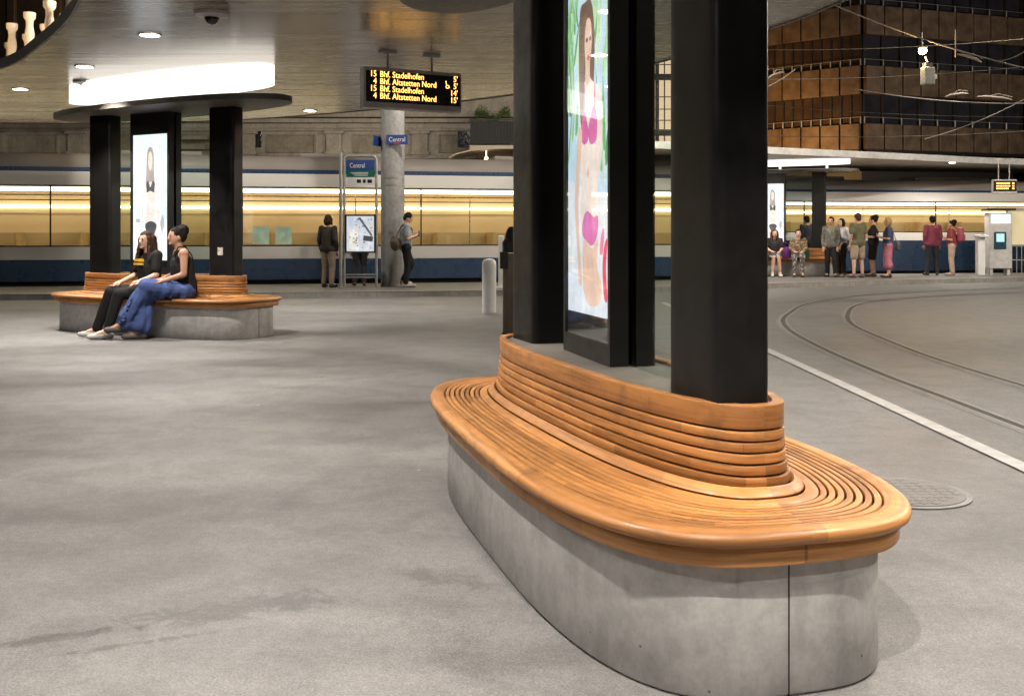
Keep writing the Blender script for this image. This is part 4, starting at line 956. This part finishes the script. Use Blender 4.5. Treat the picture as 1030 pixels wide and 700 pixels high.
m = MB(); m.box((0,0,0), (0.24,0.2,0.38), bev=0.02); build(m, 'housing', plain('housing_grey', (0.14,0.14,0.12), 0.5), hb); m = MB(); m.box((0,0,0.235), (0.16,0.14,0.09)); m.tube([(0,0,0.28),(-0.05,0,0.42)], 0.014, 6); build(m, 'bracket', M['black'], hb); m = MB(); m.box((0.17,0,0.0), (0.10,0.03,0.10)); build(m, 'arm', M['galv'], hb)
point('street_and_fill_light', lp+Vector((0,-0.0,-0.12)), 320, (1.0,0.62,0.30), 0.12)
from mathutils import noise as mnoise
# ------------------------------------------------------------------ people
def remeshed(caps, ells, voxel, name, smooth_it=6):
    mb = MB()
    for p0, p1, r0, r1 in caps:
        p0, p1 = Vector(p0), Vector(p1); d = p1-p0; L = d.length
        if L < 1e-5: continue
        t = d/L; pts = []; rr = []
        for a in (85, 60, 30): pts.append(p0-t*r0*math.sin(R(a))); rr.append(max(0.002, r0*math.cos(R(a))))
        for q in range(4): pts.append(p0+d*(q/3)); rr.append(r0+(r1-r0)*q/3)
        for a in (30, 60, 85): pts.append(p1+t*r1*math.sin(R(a))); rr.append(max(0.002, r1*math.cos(R(a))))
        mb.tube(pts, rr, 14)
    for e in ells: mb.ell(e[0], e[1], 0, 18, 12, e[2] if len(e) > 2 else None)
    me = bpy.data.meshes.new('tmp'); me.from_pydata(mb.v, [], mb.f)
    bm = bmesh.new(); bm.from_mesh(me); bmesh.ops.recalc_face_normals(bm, faces=bm.faces[:]); bm.to_mesh(me); bm.free()
    o = bpy.data.objects.new('tmp', me); COL.objects.link(o)
    m = o.modifiers.new('r', 'REMESH'); m.mode = 'VOXEL'; m.voxel_size = voxel; m.use_smooth_shade = True
    s = o.modifiers.new('s', 'SMOOTH'); s.factor = 0.5; s.iterations = smooth_it
    dg = bpy.context.evaluated_depsgraph_get(); out = bpy.data.meshes.new_from_object(o.evaluated_get(dg)); out.name = name
    bpy.data.objects.remove(o); bpy.data.meshes.remove(me)
    out.materials.clear()
    return out
CLOTH = {}
def cloth(col, rough=0.8, pattern=None):
    key = (col, pattern)
    if key in CLOTH: return CLOTH[key]
    m, nt, b = mat('cloth'); v = coords(nt)
    c = ramp(nt, noise(nt, v, 9, 5, 0.6, 0.4), [(0.3, tuple(x*0.75 for x in col)), (0.7, tuple(min(1,x*1.2) for x in col))])
    if pattern:
        vo = N(nt, 'ShaderNodeTexVoronoi', Scale=16.0); nt.links.new(v, vo.inputs['Vector'])
        c = mix(nt, ramp(nt, vo.outputs['Distance'], [(0.35, 0.0), (0.42, 1.0)]), c, pattern)
    nt.links.new(c, b.inputs['Base Color']); b.inputs['Roughness'].default_value = rough; b.inputs['Specular IOR Level'].default_value = 0.25
    f = coords(nt, (22, 22, 4)); bump(nt, b, noise(nt, f, 1.0, 3, 0.5, 0.8), 0.5, 0.02)
    CLOTH[key] = m; return m
SK = [plain('skin_fair', (0.55,0.33,0.235), 0.5, var=0.08), plain('skin_tan', (0.42,0.225,0.145), 0.5, var=0.08)]
EYE_W = plain('eye', (0.03,0.02,0.018), 0.2); LIP = plain('lip', (0.40,0.14,0.12), 0.45)
HAIRM = {k: plain('hair_'+k, c, 0.7, var=0.5, scale=40, bmp=0.3, spec=0.15) for k, c in {'dark':(0.011,0.008,0.007),'brown':(0.055,0.030,0.018),'blond':(0.32,0.20,0.09)}.items()}

def person(label, pos, rz, H=1.70, skin=0, voxel=0.013, pose=None, hair=('short','dark'), top=None, bottom=None, shoes=(0.03,0.03,0.03), group=None, head_turn=0.0, head_tilt=0.0):
    """local frame: +y forward, +x right, z up.  pose: dict of joints overriding the standing figure (metres for H = 1.70)"""
    root = empty('person', pos, rz, label, 'person', group)
    J = dict(pelvis=(0,0,0.93), chest=(0,0.005,1.24), neck=(0,-0.005,1.43), head=(0,0.02,1.575))
    for s, k in ((1,'r'),(-1,'l')):
        J['sh_'+k] = (s*0.175,-0.005,1.385); J['el_'+k] = (s*0.215,-0.03,1.11); J['wr_'+k] = (s*0.205,0.05,0.87); J['ha_'+k] = (s*0.20,0.08,0.79)
        J['hip_'+k] = (s*0.09,0,0.90); J['kn_'+k] = (s*0.10,0.02,0.49); J['an_'+k] = (s*0.105,-0.02,0.09); J['toe_'+k] = (s*0.125,0.15,0.035)
    if pose: J.update(pose)
    S = H/1.70
    J = {k: Vector(v)*S for k, v in J.items()}
    c = lambda a, b, r0, r1: (J[a], J[b], r0*S, r1*S)
    # head frame
    Rh = Matrix.Rotation(R(head_turn), 3, 'Z')@Matrix.Rotation(R(-head_tilt), 3, 'X')
    hp = lambda x, y, z: J['head']+Rh@(Vector((x,y,z))*S)
    caps = [c('neck','head',0.056,0.056), c('chest','neck',0.085,0.055), c('pelvis','chest',0.135,0.13)]
    ells = [(J['head'], (0.076*S,0.096*S,0.118*S), Rh), (hp(0,0.012,-0.05), (0.056*S,0.072*S,0.066*S), Rh), (hp(0,0.098,-0.018), (0.014*S,0.022*S,0.026*S), Rh), (hp(0,0.075,-0.083), (0.03*S,0.022*S,0.02*S), Rh)]
    for sx_ in (-1, 1): ells.append((hp(sx_*0.076,-0.008,-0.01), (0.014*S,0.026*S,0.034*S), Rh))
    for k in 'rl':
        caps += [c('chest','sh_'+k,0.10,0.062), c('sh_'+k,'el_'+k,0.052,0.040), c('el_'+k,'wr_'+k,0.040,0.027), c('wr_'+k,'ha_'+k,0.028,0.036),
                 c('pelvis','hip_'+k,0.125,0.105), c('hip_'+k,'kn_'+k,0.095,0.062), c('kn_'+k,'an_'+k,0.060,0.038), c('an_'+k,'toe_'+k,0.042,0.030)]
    body = remeshed(caps, ells, voxel*S, 'body')
    # fingers, eyes and mouth are merged into the same mesh
    ex = MB()
    for k, sgn in (('r',1),('l',-1)):
        w, h = J['wr_'+k], J['ha_'+k]; f = (h-w).normalized(); side = Vector((1,0,0)) if abs(f.x) < 0.8 else Vector((0,1,0)); side = (side-f*side.dot(f)).normalized(); nn = f.cross(side)
        for i, (o, L) in enumerate(((-0.026,0.072),(-0.009,0.082),(0.009,0.077),(0.025,0.060))):
            b0 = h+side*o*S; m1 = b0+f*L*0.6*S; e = m1+(f*0.6-nn*sgn*0.55)*L*0.55*S; ex.tube([b0,m1,e],[0.0095*S,0.0085*S,0.006*S], 7)
        b0 = w+f*0.03*S+side*(-0.024)*S; ex.tube([b0,b0+(f*0.5-side*0.75)*0.045*S,b0+(f*0.95-side*0.7)*0.075*S],[0.012*S,0.010*S,0.007*S], 7)
    ne = len(ex.f)
    for sx_ in (-1,1): ex.ell(hp(sx_*0.031,0.087,0.012), (0.012*S,0.009*S,0.007*S), 1, 10, 6)
    for sx_ in (-1,1): ex.ell(hp(sx_*0.031,0.089,0.032), (0.017*S,0.006*S,0.004*S), 1, 8, 5)
    ex.ell(hp(0,0.089,-0.058), (0.022*S,0.009*S,0.008*S), 2, 10, 6)
    bm = bmesh.new(); bm.from_mesh(body); vs = [bm.verts.new(v) for v in ex.v]
    for f, mi in zip(ex.f, ex.mi):
        try: fa = bm.faces.new([vs[i] for i in f]); fa.material_index = mi; fa.smooth = True
        except ValueError: pass
    bm.to_mesh(body); bm.free()
    for m in (SK[skin], EYE_W, LIP): body.materials.append(m)
    link(bpy.data.objects.new('body', body), root)
    def wear(name, caps_, ells_, m, v=None, it=5):
        me = remeshed(caps_, ells_, (v or voxel)*S, name, it); me.materials.append(m); return link(bpy.data.objects.new(name, me), root)
    # hair
    kind, col = hair; hm = HAIRM[col]; he = [(hp(0,-0.018,0.030), (0.087*S,0.098*S,0.106*S), Rh)]; hc = []
    if kind == 'short': he.append((hp(0,-0.05,-0.01), (0.072*S,0.062*S,0.085*S), Rh))
    if kind in ('long','wavy'):
        for sx_ in (-1,0,1):
            hc.append((hp(sx_*0.055,-0.055,0.03), hp(sx_*0.085,-0.065+(-0.03 if sx_ == 0 else 0.0),-0.17), 0.062*S, 0.052*S)); hc.append((hp(sx_*0.085,-0.065,-0.17), hp(sx_*0.10,-0.055,-0.29), 0.054*S, 0.022*S))
        for sx_ in (-1,1):
            hc.append((hp(sx_*0.066,0.01,0.04), hp(sx_*0.085,0.02,-0.10), 0.032*S, 0.03*S)); hc.append((hp(sx_*0.085,0.02,-0.10), hp(sx_*0.10,0.045,-0.25), 0.032*S, 0.016*S))
    if kind == 'bun': he += [(hp(0,-0.085,0.085), (0.085*S,0.08*S,0.075*S), Rh), (hp(0,-0.06,0.03), (0.092*S,0.085*S,0.10*S), Rh), (hp(0,-0.05,0.0), (0.072*S,0.06*S,0.075*S), Rh)]
    if kind == 'bob': 
        he.append((hp(0,-0.045,-0.02), (0.098*S,0.075*S,0.115*S), Rh))
        for sx_ in (-1,1): hc.append((hp(sx_*0.07,0.0,0.03), hp(sx_*0.082,0.01,-0.09), 0.032*S, 0.028*S))
    hb_ = wear('hair', hc, he, hm, voxel*0.9, 3)
    for v in hb_.data.vertices: v.co += v.normal*0.010*S*(mnoise.noise(Vector((v.co.x*60, v.co.y*60, v.co.z*16)))+0.6*mnoise.noise(v.co*22))
    # keep the face clear: drop the hair shell in front of the brow
    bm = bmesh.new(); bm.from_mesh(hb_.data); Ri = Rh.inverted(); dead = []
    for v in bm.verts:
        l = Ri@(v.co-J['head'])/S
        if l.y > 0.050 and l.z < 0.068 and abs(l.x) < 0.066 and l.z > -0.12: dead.append(v)
    bmesh.ops.delete(bm, geom=dead, context='VERTS'); bm.to_mesh(hb_.data); bm.free()
    # top
    if top:
        colr, sleeve = top[0], top[1]; pat = top[2] if len(top) > 2 else None; e = 0.014
        cs = [c('pelvis','chest',0.140+e,0.133+e), (J['chest'], J['chest'].lerp(J['neck'],0.62), (0.10+e)*S, (0.075+e)*S)]
        for k in 'rl':
            cs.append((J['chest'], J['chest'].lerp(J['sh_'+k], 0.97 if sleeve != 'none' else 0.62), (0.10+e)*S, (0.062+e)*S if sleeve != 'none' else (0.07+e)*S))
            if sleeve == 'short': cs.append((J['sh_'+k], J['sh_'+k].lerp(J['el_'+k],0.72), (0.055+e)*S, (0.052+e)*S))
            if sleeve == 'long': cs += [(J['sh_'+k], J['el_'+k], (0.055+e)*S, (0.048+e)*S), (J['el_'+k], J['el_'+k].lerp(J['wr_'+k],0.92), (0.047+e)*S, (0.034+e)*S)]
            cs.append((J['pelvis'], J['hip_'+k], (0.130+e)*S, (0.108+e)*S)) if (len(top) > 3 and top[3]) else None
        wear('top', [q for q in cs if q], [], cloth(colr, 0.8, pat))
    if bottom:
        kind, colr = bottom[0], bottom[1]; pat = bottom[2] if len(bottom) > 2 else None; e = 0.013; cs = []
        if kind in ('trousers','shorts'):
            for k in 'rl':
                cs += [(J['pelvis'], J['hip_'+k], (0.128+e)*S, (0.106+e)*S)]
                if kind == 'shorts': cs.append((J['hip_'+k], J['hip_'+k].lerp(J['kn_'+k],0.86), (0.098+e)*S, (0.082+e)*S))
                else: cs += [(J['hip_'+k], J['kn_'+k], (0.096+e)*S, (0.064+e)*S), (J['kn_'+k], J['kn_'+k].lerp(J['an_'+k],0.97), (0.063+e)*S, (0.050+e)*S)]
        else:
            t = {'skirt':0.85,'midi':1.0,'maxi':1.0}[kind]
            for k in 'rl':
                cs += [(J['pelvis'], J['hip_'+k], (0.130+e)*S, (0.112+e)*S), (J['hip_'+k], J['hip_'+k].lerp(J['kn_'+k],t), (0.102+e)*S, (0.096+e)*S)]
                if kind == 'midi': cs.append((J['kn_'+k], J['kn_'+k].lerp(J['an_'+k],0.42), (0.098+e)*S, (0.115+e)*S))
                if kind == 'maxi': cs += [(J['kn_'+k], J['kn_'+k].lerp(J['an_'+k],0.86), (0.082+e)*S, (0.098+e)*S)]
            a_, b_ = J['hip_r'].lerp(J['kn_r'],t), J['hip_l'].lerp(J['kn_l'],t); cs.append((a_, b_, (0.09+e)*S, (0.09+e)*S)); cs.append((J['hip_r'].lerp(J['kn_r'],0.5), J['hip_l'].lerp(J['kn_l'],0.5), 0.10*S, 0.10*S))
            if kind != 'skirt':
                q = 0.42 if kind == 'midi' else 0.92
                cs.append((J['kn_r'].lerp(J['an_r'],q), J['kn_l'].lerp(J['an_l'],q), (0.085+e)*S, (0.085+e)*S)); [cs.append((J['kn_r'].lerp(J['an_r'],q*t_), J['kn_l'].lerp(J['an_l'],q*t_), 0.095*S, 0.095*S)) for t_ in (0.2, 0.4, 0.6, 0.8, 1.0)]
        sk_ = wear(kind if kind in ('trousers','shorts') else 'skirt', cs, [], cloth(colr, 0.8, pat))
        if kind in ('midi','maxi'):              # hanging folds
            ax = ((J['an_r']+J['an_l'])-(J['kn_r']+J['kn_l'])).normalized(); kz = (J['kn_r'].z+J['kn_l'].z)/2
            for v in sk_.data.vertices:
                q = v.co-ax*v.co.dot(ax); wgt = max(0.25, min(1.0, (kz+0.12-v.co.z)/0.25)); v.co += v.normal*0.036*wgt*(mnoise.noise(q*15.0)+0.5*mnoise.noise(v.co*7.0)); v.co.z = max(v.co.z, 0.045)
    for k in 'rl':
        a_, t_ = J['an_'+k], J['toe_'+k]; d = (t_-a_); hl = a_-Vector((d.x,d.y,0)).normalized()*0.035*S; hl.z = t_.z+0.006
        sh_ = wear('shoe', [(hl, t_, 0.045*S, 0.040*S), (t_, t_+Vector((d.x,d.y,0)).normalized()*0.04*S, 0.040*S, 0.030*S), (hl, a_, 0.044*S, 0.047*S)], [], cloth(shoes, 0.5), voxel*0.8, 3)
    return root, J

def flip(rz): return rz
PH = dict(el_r=(0.22,-0.01,1.10), wr_r=(0.08,0.20,1.16), ha_r=(0.03,0.27,1.20), el_l=(-0.22,0.0,1.10), wr_l=(-0.09,0.19,1.12), ha_l=(-0.03,0.26,1.16))
def relax(r): return dict(el_r=(0.225,-0.05+r,1.11), wr_r=(0.20,0.06+r,0.87), ha_r=(0.19,0.09+r,0.79), kn_l=(-0.10,0.05,0.49), an_l=(-0.13,0.03,0.09), toe_l=(-0.16,0.19,0.035))
GP = 'people waiting on the far platform'; GL = 'people waiting by the pillar'
zi = 0.117
def at(px, Z, z=zi): return Vector(((px-515)/F*Z, Z, z))

# two women on the middle bench, legs towards the lower left of the picture
dirv = Vector((-0.72, -0.69)); fz = math.atan2(dirv.y, dirv.x)-math.pi/2
sit = dict(pelvis=(0,0,0.615), chest=(0,0.03,0.92), neck=(0,0.03,1.12), head=(0,0.06,1.265))
def seated(z0=0.0, **kw):
    d = dict(pelvis=(0,0,0.61), chest=(0,0.02,0.92), neck=(0,0.02,1.11), head=(0,0.05,1.255))
    for s, k in ((1,'r'),(-1,'l')):
        d['sh_'+k] = (s*0.175,0.015,1.07); d['el_'+k] = (s*0.215,0.06,0.81); d['wr_'+k] = (s*0.12,0.27,0.735); d['ha_'+k] = (s*0.08,0.345,0.715)
        d['hip_'+k] = (s*0.09,0.03,0.595); d['kn_'+k] = (s*0.11,0.45,0.575); d['an_'+k] = (s*0.11,0.46,0.10); d['toe_'+k] = (s*0.125,0.64,0.035)
    d.update(kw); return d
w1 = P(151, 292, 13.15); fz1 = math.atan2(-0.80, -0.58)-math.pi/2
person('seated woman in a black top with yellow print, long hair and light soled sneakers', (w1.x, 13.15, 0), fz1, 1.66, 0, 0.0105,
       seated(kn_r=(0.24,0.42,0.60), kn_l=(0.0,0.46,0.58), an_r=(0.40,0.52,0.11), toe_r=(0.52,0.64,0.05), an_l=(0.10,0.55,0.11), toe_l=(0.18,0.72,0.045), wr_r=(0.20,0.30,0.72), ha_r=(0.21,0.37,0.69), head=(0.02,0.055,1.255), wr_l=(-0.16,0.26,0.74), ha_l=(-0.14,0.33,0.71)),
       ('wavy','brown'), ((0.012,0.011,0.011),'short'), ('trousers',(0.013,0.012,0.012)), (0.45,0.44,0.42), 'women on the middle bench', head_turn=12)
root1 = [o for o in COL.objects if o.get('label','').startswith('seated woman in a black top with yellow')][0]
m = MB(); rr = random.Random(9); S_ = 1.66/1.70
for r_i, z in enumerate((1.005, 0.955)):
    x = -0.10
    while x < 0.09: w_ = rr.uniform(0.014,0.03); m.box(((x+w_/2)*S_, (0.02+0.150)*S_, z*S_), (w_, 0.012, 0.036 if r_i == 0 else 0.026)); x += w_+0.006
build(m, 'print', plain('yellow_print', (0.62,0.36,0.02), 0.7), root1)
w2 = P(183, 290, 12.95)
dir2 = Vector((-0.86, -0.51)); fz2 = math.atan2(dir2.y, dir2.x)-math.pi/2
r2_, J2 = person('seated woman in a long blue skirt and black strappy top, dark hair pinned up', (w2.x+0.02, 13.0, 0), fz2, 1.70, 1, 0.0105,
       seated(kn_l=(-0.05,0.47,0.66), an_l=(0.10,0.72,0.20), toe_l=(0.14,0.88,0.13), kn_r=(0.06,0.47,0.57), an_r=(0.03,0.52,0.11), toe_r=(0.05,0.69,0.045), wr_r=(0.05,0.30,0.735), ha_r=(0.0,0.36,0.72), chest=(0,0.04,0.93), neck=(0,0.07,1.12), head=(0,0.11,1.275), sh_r=(0.175,0.05,1.075), sh_l=(-0.175,0.05,1.075)),
       ('bun','dark'), ((0.012,0.011,0.012),'none'), ('maxi',(0.055,0.085,0.22)), (0.10,0.08,0.07), 'women on the middle bench', head_turn=10)
m = MB()
for s in (-1,1):
    m.tube([Vector((s*0.085,0.155,1.02)),Vector((s*0.10,0.105,1.15)),Vector((s*0.10,0.02,1.155)),Vector((s*0.08,-0.065,1.05)),Vector((s*0.075,-0.085,0.98))], 0.010, 6)
build(m, 'strap', cloth((0.012,0.011,0.012)), r2_)

# by the pillar
person('standing person in a dark tunic and beige trousers facing the left tram', at(330,22.9), R(-20), 1.62, 0, 0.014, relax(0.0), ('bob','brown'), ((0.045,0.038,0.032),'long',None,True), ('trousers',(0.34,0.25,0.19)), (0.05,0.04,0.04), GL)
r_, _ = person('person in dark trousers standing behind the lit map, only the legs seen', at(362,23.7), R(10), 1.58, 0, 0.014, relax(0.02), ('short','dark'), ((0.06,0.06,0.065),'long'), ('trousers',(0.045,0.042,0.045)), (0.12,0.05,0.04), GL)
man, Jm = person('man in a grey T-shirt leaning on the pillar and looking at his phone', at(408,23.05), R(-72), 1.68, 0, 0.013, dict(PH, kn_l=(-0.10,0.16,0.50), an_l=(-0.10,-0.04,0.16), toe_l=(-0.12,0.12,0.08), head=(0,0.06,1.565), neck=(0,0.01,1.43)), ('short','dark'), ((0.30,0.31,0.33),'short'), ('trousers',(0.012,0.012,0.013)), (0.45,0.43,0.40), GL, head_tilt=28)
m = MB(); m.box((0.03,0.30,1.20), (0.075,0.012,0.14), bev=0.004); ph = build(m, 'phone', M['screen'], man); tag(ph)
def carried(name, label, cat, owner, mesh_fn, m_):
    o = build(mesh_fn, name, m_, None, 50); o.location = owner.location; o.rotation_euler = owner.rotation_euler; return tag(o, label, cat)
ph.parent = None; ph.location = man.location; ph.rotation_euler = man.rotation_euler; tag(ph, 'dark phone held by the man leaning on the pillar', 'phone')
m = MB(); m.ell((0.0,-0.24,0.98), (0.20,0.11,0.17)); m.tube([(0.0,-0.22,1.12),(0.08,-0.12,1.36),(0.13,0.0,1.43),(0.05,0.14,1.30),(-0.08,0.16,1.12),(-0.10,-0.14,1.0)], 0.014, 6)
carried('shoulder_bag', 'brown shoulder bag on the back of the man by the pillar', 'bag', man, m, plain('bag_brown', (0.075,0.05,0.035), 0.6))

# the far platform
p1_, _ = person('seated woman with long dark hair, black top and pale patterned skirt', at(779,28.95), R(172), 1.62, 0, 0.015, seated(kn_r=(0.07,0.45,0.575), kn_l=(-0.07,0.45,0.575)), ('long','brown'), ((0.02,0.017,0.018),'short'), ('skirt',(0.40,0.38,0.35),(0.05,0.05,0.05)), (0.7,0.68,0.66), GP)
p2_, _ = person('seated woman in a tan patterned jacket and pale trousers on the far bench', at(803,28.75), R(165), 1.62, 0, 0.015, seated(), ('short','dark'), ((0.32,0.22,0.12),'long',(0.11,0.08,0.05)), ('trousers',(0.45,0.42,0.38),(0.10,0.09,0.09)), (0.06,0.05,0.05), GP)
m = MB(); m.box((0,0,0.16), (0.30,0.16,0.32), bev=0.04); m.tube([(-0.09,0,0.30),(-0.07,0,0.44),(0.07,0,0.44),(0.09,0,0.30)], 0.012, 6)
tag(build(m, 'carrier_bag', plain('purple_bag', (0.15,0.025,0.19), 0.5), None, 50), 'purple bag standing on the far bench between the two seated women', 'bag').location = at(790.5,28.95,0.617)
m = MB(); m.box((0,0,0.13), (0.16,0.14,0.26), bev=0.03); m.tube([(-0.04,0,0.25),(0,0,0.33),(0.04,0,0.25)], 0.01, 6); tag(build(m, 'green_bag', plain('teal_bag', (0.03,0.14,0.11), 0.5), None, 50), 'small teal bag on the far bench behind the woman in the tan jacket', 'bag').location = at(811,28.95,0.617)
person('dark clothed man standing half hidden behind the far kiosk column', at(811.5,30.95), R(20), 1.74, 1, 0.016, relax(0.0), ('short','dark'), ((0.022,0.020,0.026),'long'), ('trousers',(0.02,0.02,0.022)), group=GP)
person('person in a grey checked shirt and black trousers beside the far kiosk column', at(836,28.3), R(150), 1.66, 1, 0.015, relax(0.02), ('short','dark'), ((0.20,0.19,0.165),'long',(0.12,0.115,0.10),True), ('trousers',(0.015,0.014,0.015)), group=GP)
person('woman in a white blouse and black trousers close behind the checked shirt', at(846.5,28.6), R(120), 1.62, 0, 0.015, dict(relax(0.0), **{k: v for k, v in PH.items() if k.endswith('_l')}), ('bob','dark'), ((0.55,0.54,0.56),'long'), ('trousers',(0.016,0.015,0.016)), (0.4,0.36,0.33), GP)
person('broad person in an olive top and beige shorts nearest the kerb', at(863,27.9), R(15), 1.76, 0, 0.016, dict(an_r=(0.15,0.02,0.09), toe_r=(0.19,0.19,0.035), an_l=(-0.15,-0.05,0.09), toe_l=(-0.19,0.11,0.035), kn_r=(0.12,0.03,0.49), kn_l=(-0.12,0.0,0.49)), ('short','brown'), ((0.12,0.115,0.065),'short',None,True), ('shorts',(0.33,0.265,0.20)), (0.10,0.08,0.07), GP)
q_, _ = person('woman in a short black dress carrying a white handbag', at(878.5,28.6), R(70), 1.70, 0, 0.015, dict(relax(0.0), **{k: v for k, v in PH.items() if k.endswith('_l')}), ('bun','dark'), ((0.013,0.012,0.013),'short',None,True), ('skirt',(0.013,0.012,0.013)), (0.12,0.10,0.09), GP)
m = MB(); m.box((0.25,0.02,0.98), (0.10,0.26,0.26), bev=0.04); m.tube([(0.24,-0.07,1.08),(0.20,-0.03,1.40),(0.20,0.03,1.40),(0.24,0.10,1.08)], 0.010, 6)
carried('handbag', 'white handbag at the side of the woman in the black dress', 'bag', q_, m, plain('pale_bag', (0.5,0.45,0.38), 0.5))
q_, _ = person('blonde woman in a dark blue top and pink midi skirt', at(893.5,28.0), R(75), 1.64, 0, 0.015, dict(PH), ('bob','blond'), ((0.045,0.055,0.10),'short',None,True), ('midi',(0.42,0.15,0.20)), (0.05,0.04,0.05), GP)
m = MB(); m.box((0.06,-0.25,0.86), (0.26,0.12,0.24), bev=0.04); m.tube([(0.0,-0.22,0.96),(0.12,-0.10,1.36),(0.16,0.02,1.40),(0.16,-0.16,0.96)], 0.010, 6)
carried('shoulder_bag', 'dark bag behind the blonde woman in the pink skirt', 'bag', q_, m, plain('slate_bag', (0.06,0.065,0.08), 0.5))
person('man in a maroon and navy top seen from behind, dark trousers', at(938,29.6), R(-8), 1.72, 1, 0.015, dict(an_r=(0.13,0,0.09), an_l=(-0.15,-0.02,0.09), toe_r=(0.17,0.15,0.035), toe_l=(-0.20,0.13,0.035)), ('short','dark'), ((0.17,0.035,0.055),'long',None,True), ('trousers',(0.022,0.022,0.030)), group=GP)
q_, _ = person('person in a red top with a pink backpack and beige trousers', at(957.5,29.5), R(62), 1.58, 0, 0.015, dict(PH), ('bun','dark'), ((0.26,0.05,0.05),'short'), ('trousers',(0.44,0.33,0.26)), (0.3,0.25,0.22), GP)
m = MB(); m.box((0,-0.23,1.17), (0.30,0.18,0.42), bev=0.06); m.box((0,-0.33,1.08), (0.22,0.05,0.20), bev=0.02); m.tube([(-0.11,-0.15,1.33),(-0.12,0.0,1.43),(-0.11,0.13,1.25),(-0.13,-0.10,1.02)], 0.02, 6); m.tube([(0.11,-0.15,1.33),(0.12,0.0,1.43),(0.11,0.13,1.25),(0.13,-0.10,1.02)], 0.02, 6)
carried('backpack', 'pink red backpack worn by the person in beige trousers', 'backpack', q_, m, plain('backpack_red', (0.30,0.06,0.085), 0.6))
# ------------------------------------------------------------------ light of the place, sky, camera
w = bpy.data.worlds.new('World'); scene.world = w; w.use_nodes = True
nt = w.node_tree; bg = nt.nodes['Background']
sky = nt.nodes.new('ShaderNodeTexSky'); sky.sky_type = 'NISHITA'; sky.sun_disc = False; sky.sun_elevation = R(-3.0); sky.sun_rotation = R(200)
nt.links.new(sky.outputs[0], bg.inputs[0]); bg.inputs[1].default_value = 0.06
# lamps of the street: warm floodlight on the balustrade, lamps washing the stone front and the bronze panels
spot('balustrade_lamp', (-13.2, 21.0, 4.2), 520, (1.0,0.72,0.42), 95, 0.6, 0.1, (-11.0, 23.4, 5.7))
for x in (-26, -19, -12, -5): spot('facade_lamp', (x, 31.2, 3.4), 70, (1.0,0.88,0.70), 140, 0.9, 0.2, (x, 34, 4.5))
bl_ = corner+Vector((-7.5,-5.0,-1.5)); spot('tower_lamp', bl_, 4300, (1.0,0.55,0.20), 110, 0.9, 0.3, corner+Vector((-5.0,4.0,0.6)))
spot('tower_lamp', corner+Vector((9,-16,0)), 3400, (1.0,0.90,0.78), 100, 0.9, 0.3, corner+Vector((5,2,4)))
# unseen fill lights added to brighten road and plaza
for x, y, z, p in ((10.5, 9.0, 7.5, 2000), (16, 20, 7.5, 2600), (6.5, 0.5, 7.0, 700)):
    point('street_and_fill_light', (x, y, z), p, (1.0,0.90,0.76), 0.15)
point('street_and_fill_light', (-9, 4, 6.5), 700, (1.0,0.92,0.82), 0.2)  # one more unseen fill, added on the left

for x, y in ((-8,21.3),(-1,21.4),(5,22.6),(12,24.5)): point('street_and_fill_light', (x,y,6.2), 640, (1.0,0.92,0.80), 0.15)  # unseen lights added before the trams to brighten tram, facade and platform

cam = bpy.data.cameras.new('camera'); co = bpy.data.objects.new('camera', cam); COL.objects.link(co)
co.location = (0,0,EYE); co.rotation_euler = (R(90),0,0)
cam.sensor_fit = 'HORIZONTAL'; cam.sensor_width = 36; cam.lens = 36.0*F/1030.0
cam.shift_x = 0.0; cam.shift_y = -(350.0-H0)/1030.0
cam.clip_start = 0.05; cam.clip_end = 800
scene.camera = co
vs_ = scene.view_settings; vs_.view_transform = 'Standard'; vs_.look = 'None'; vs_.exposure = EXPO; vs_.gamma = 1.0; vs_.use_curve_mapping = False
cy = scene.cycles
cy.use_denoising = True; cy.max_bounces = 8; cy.diffuse_bounces = 4; cy.glossy_bounces = 4; cy.transparent_max_bounces = 16; cy.sample_clamp_indirect = 6.0; cy.caustics_reflective = False; cy.caustics_refractive = False
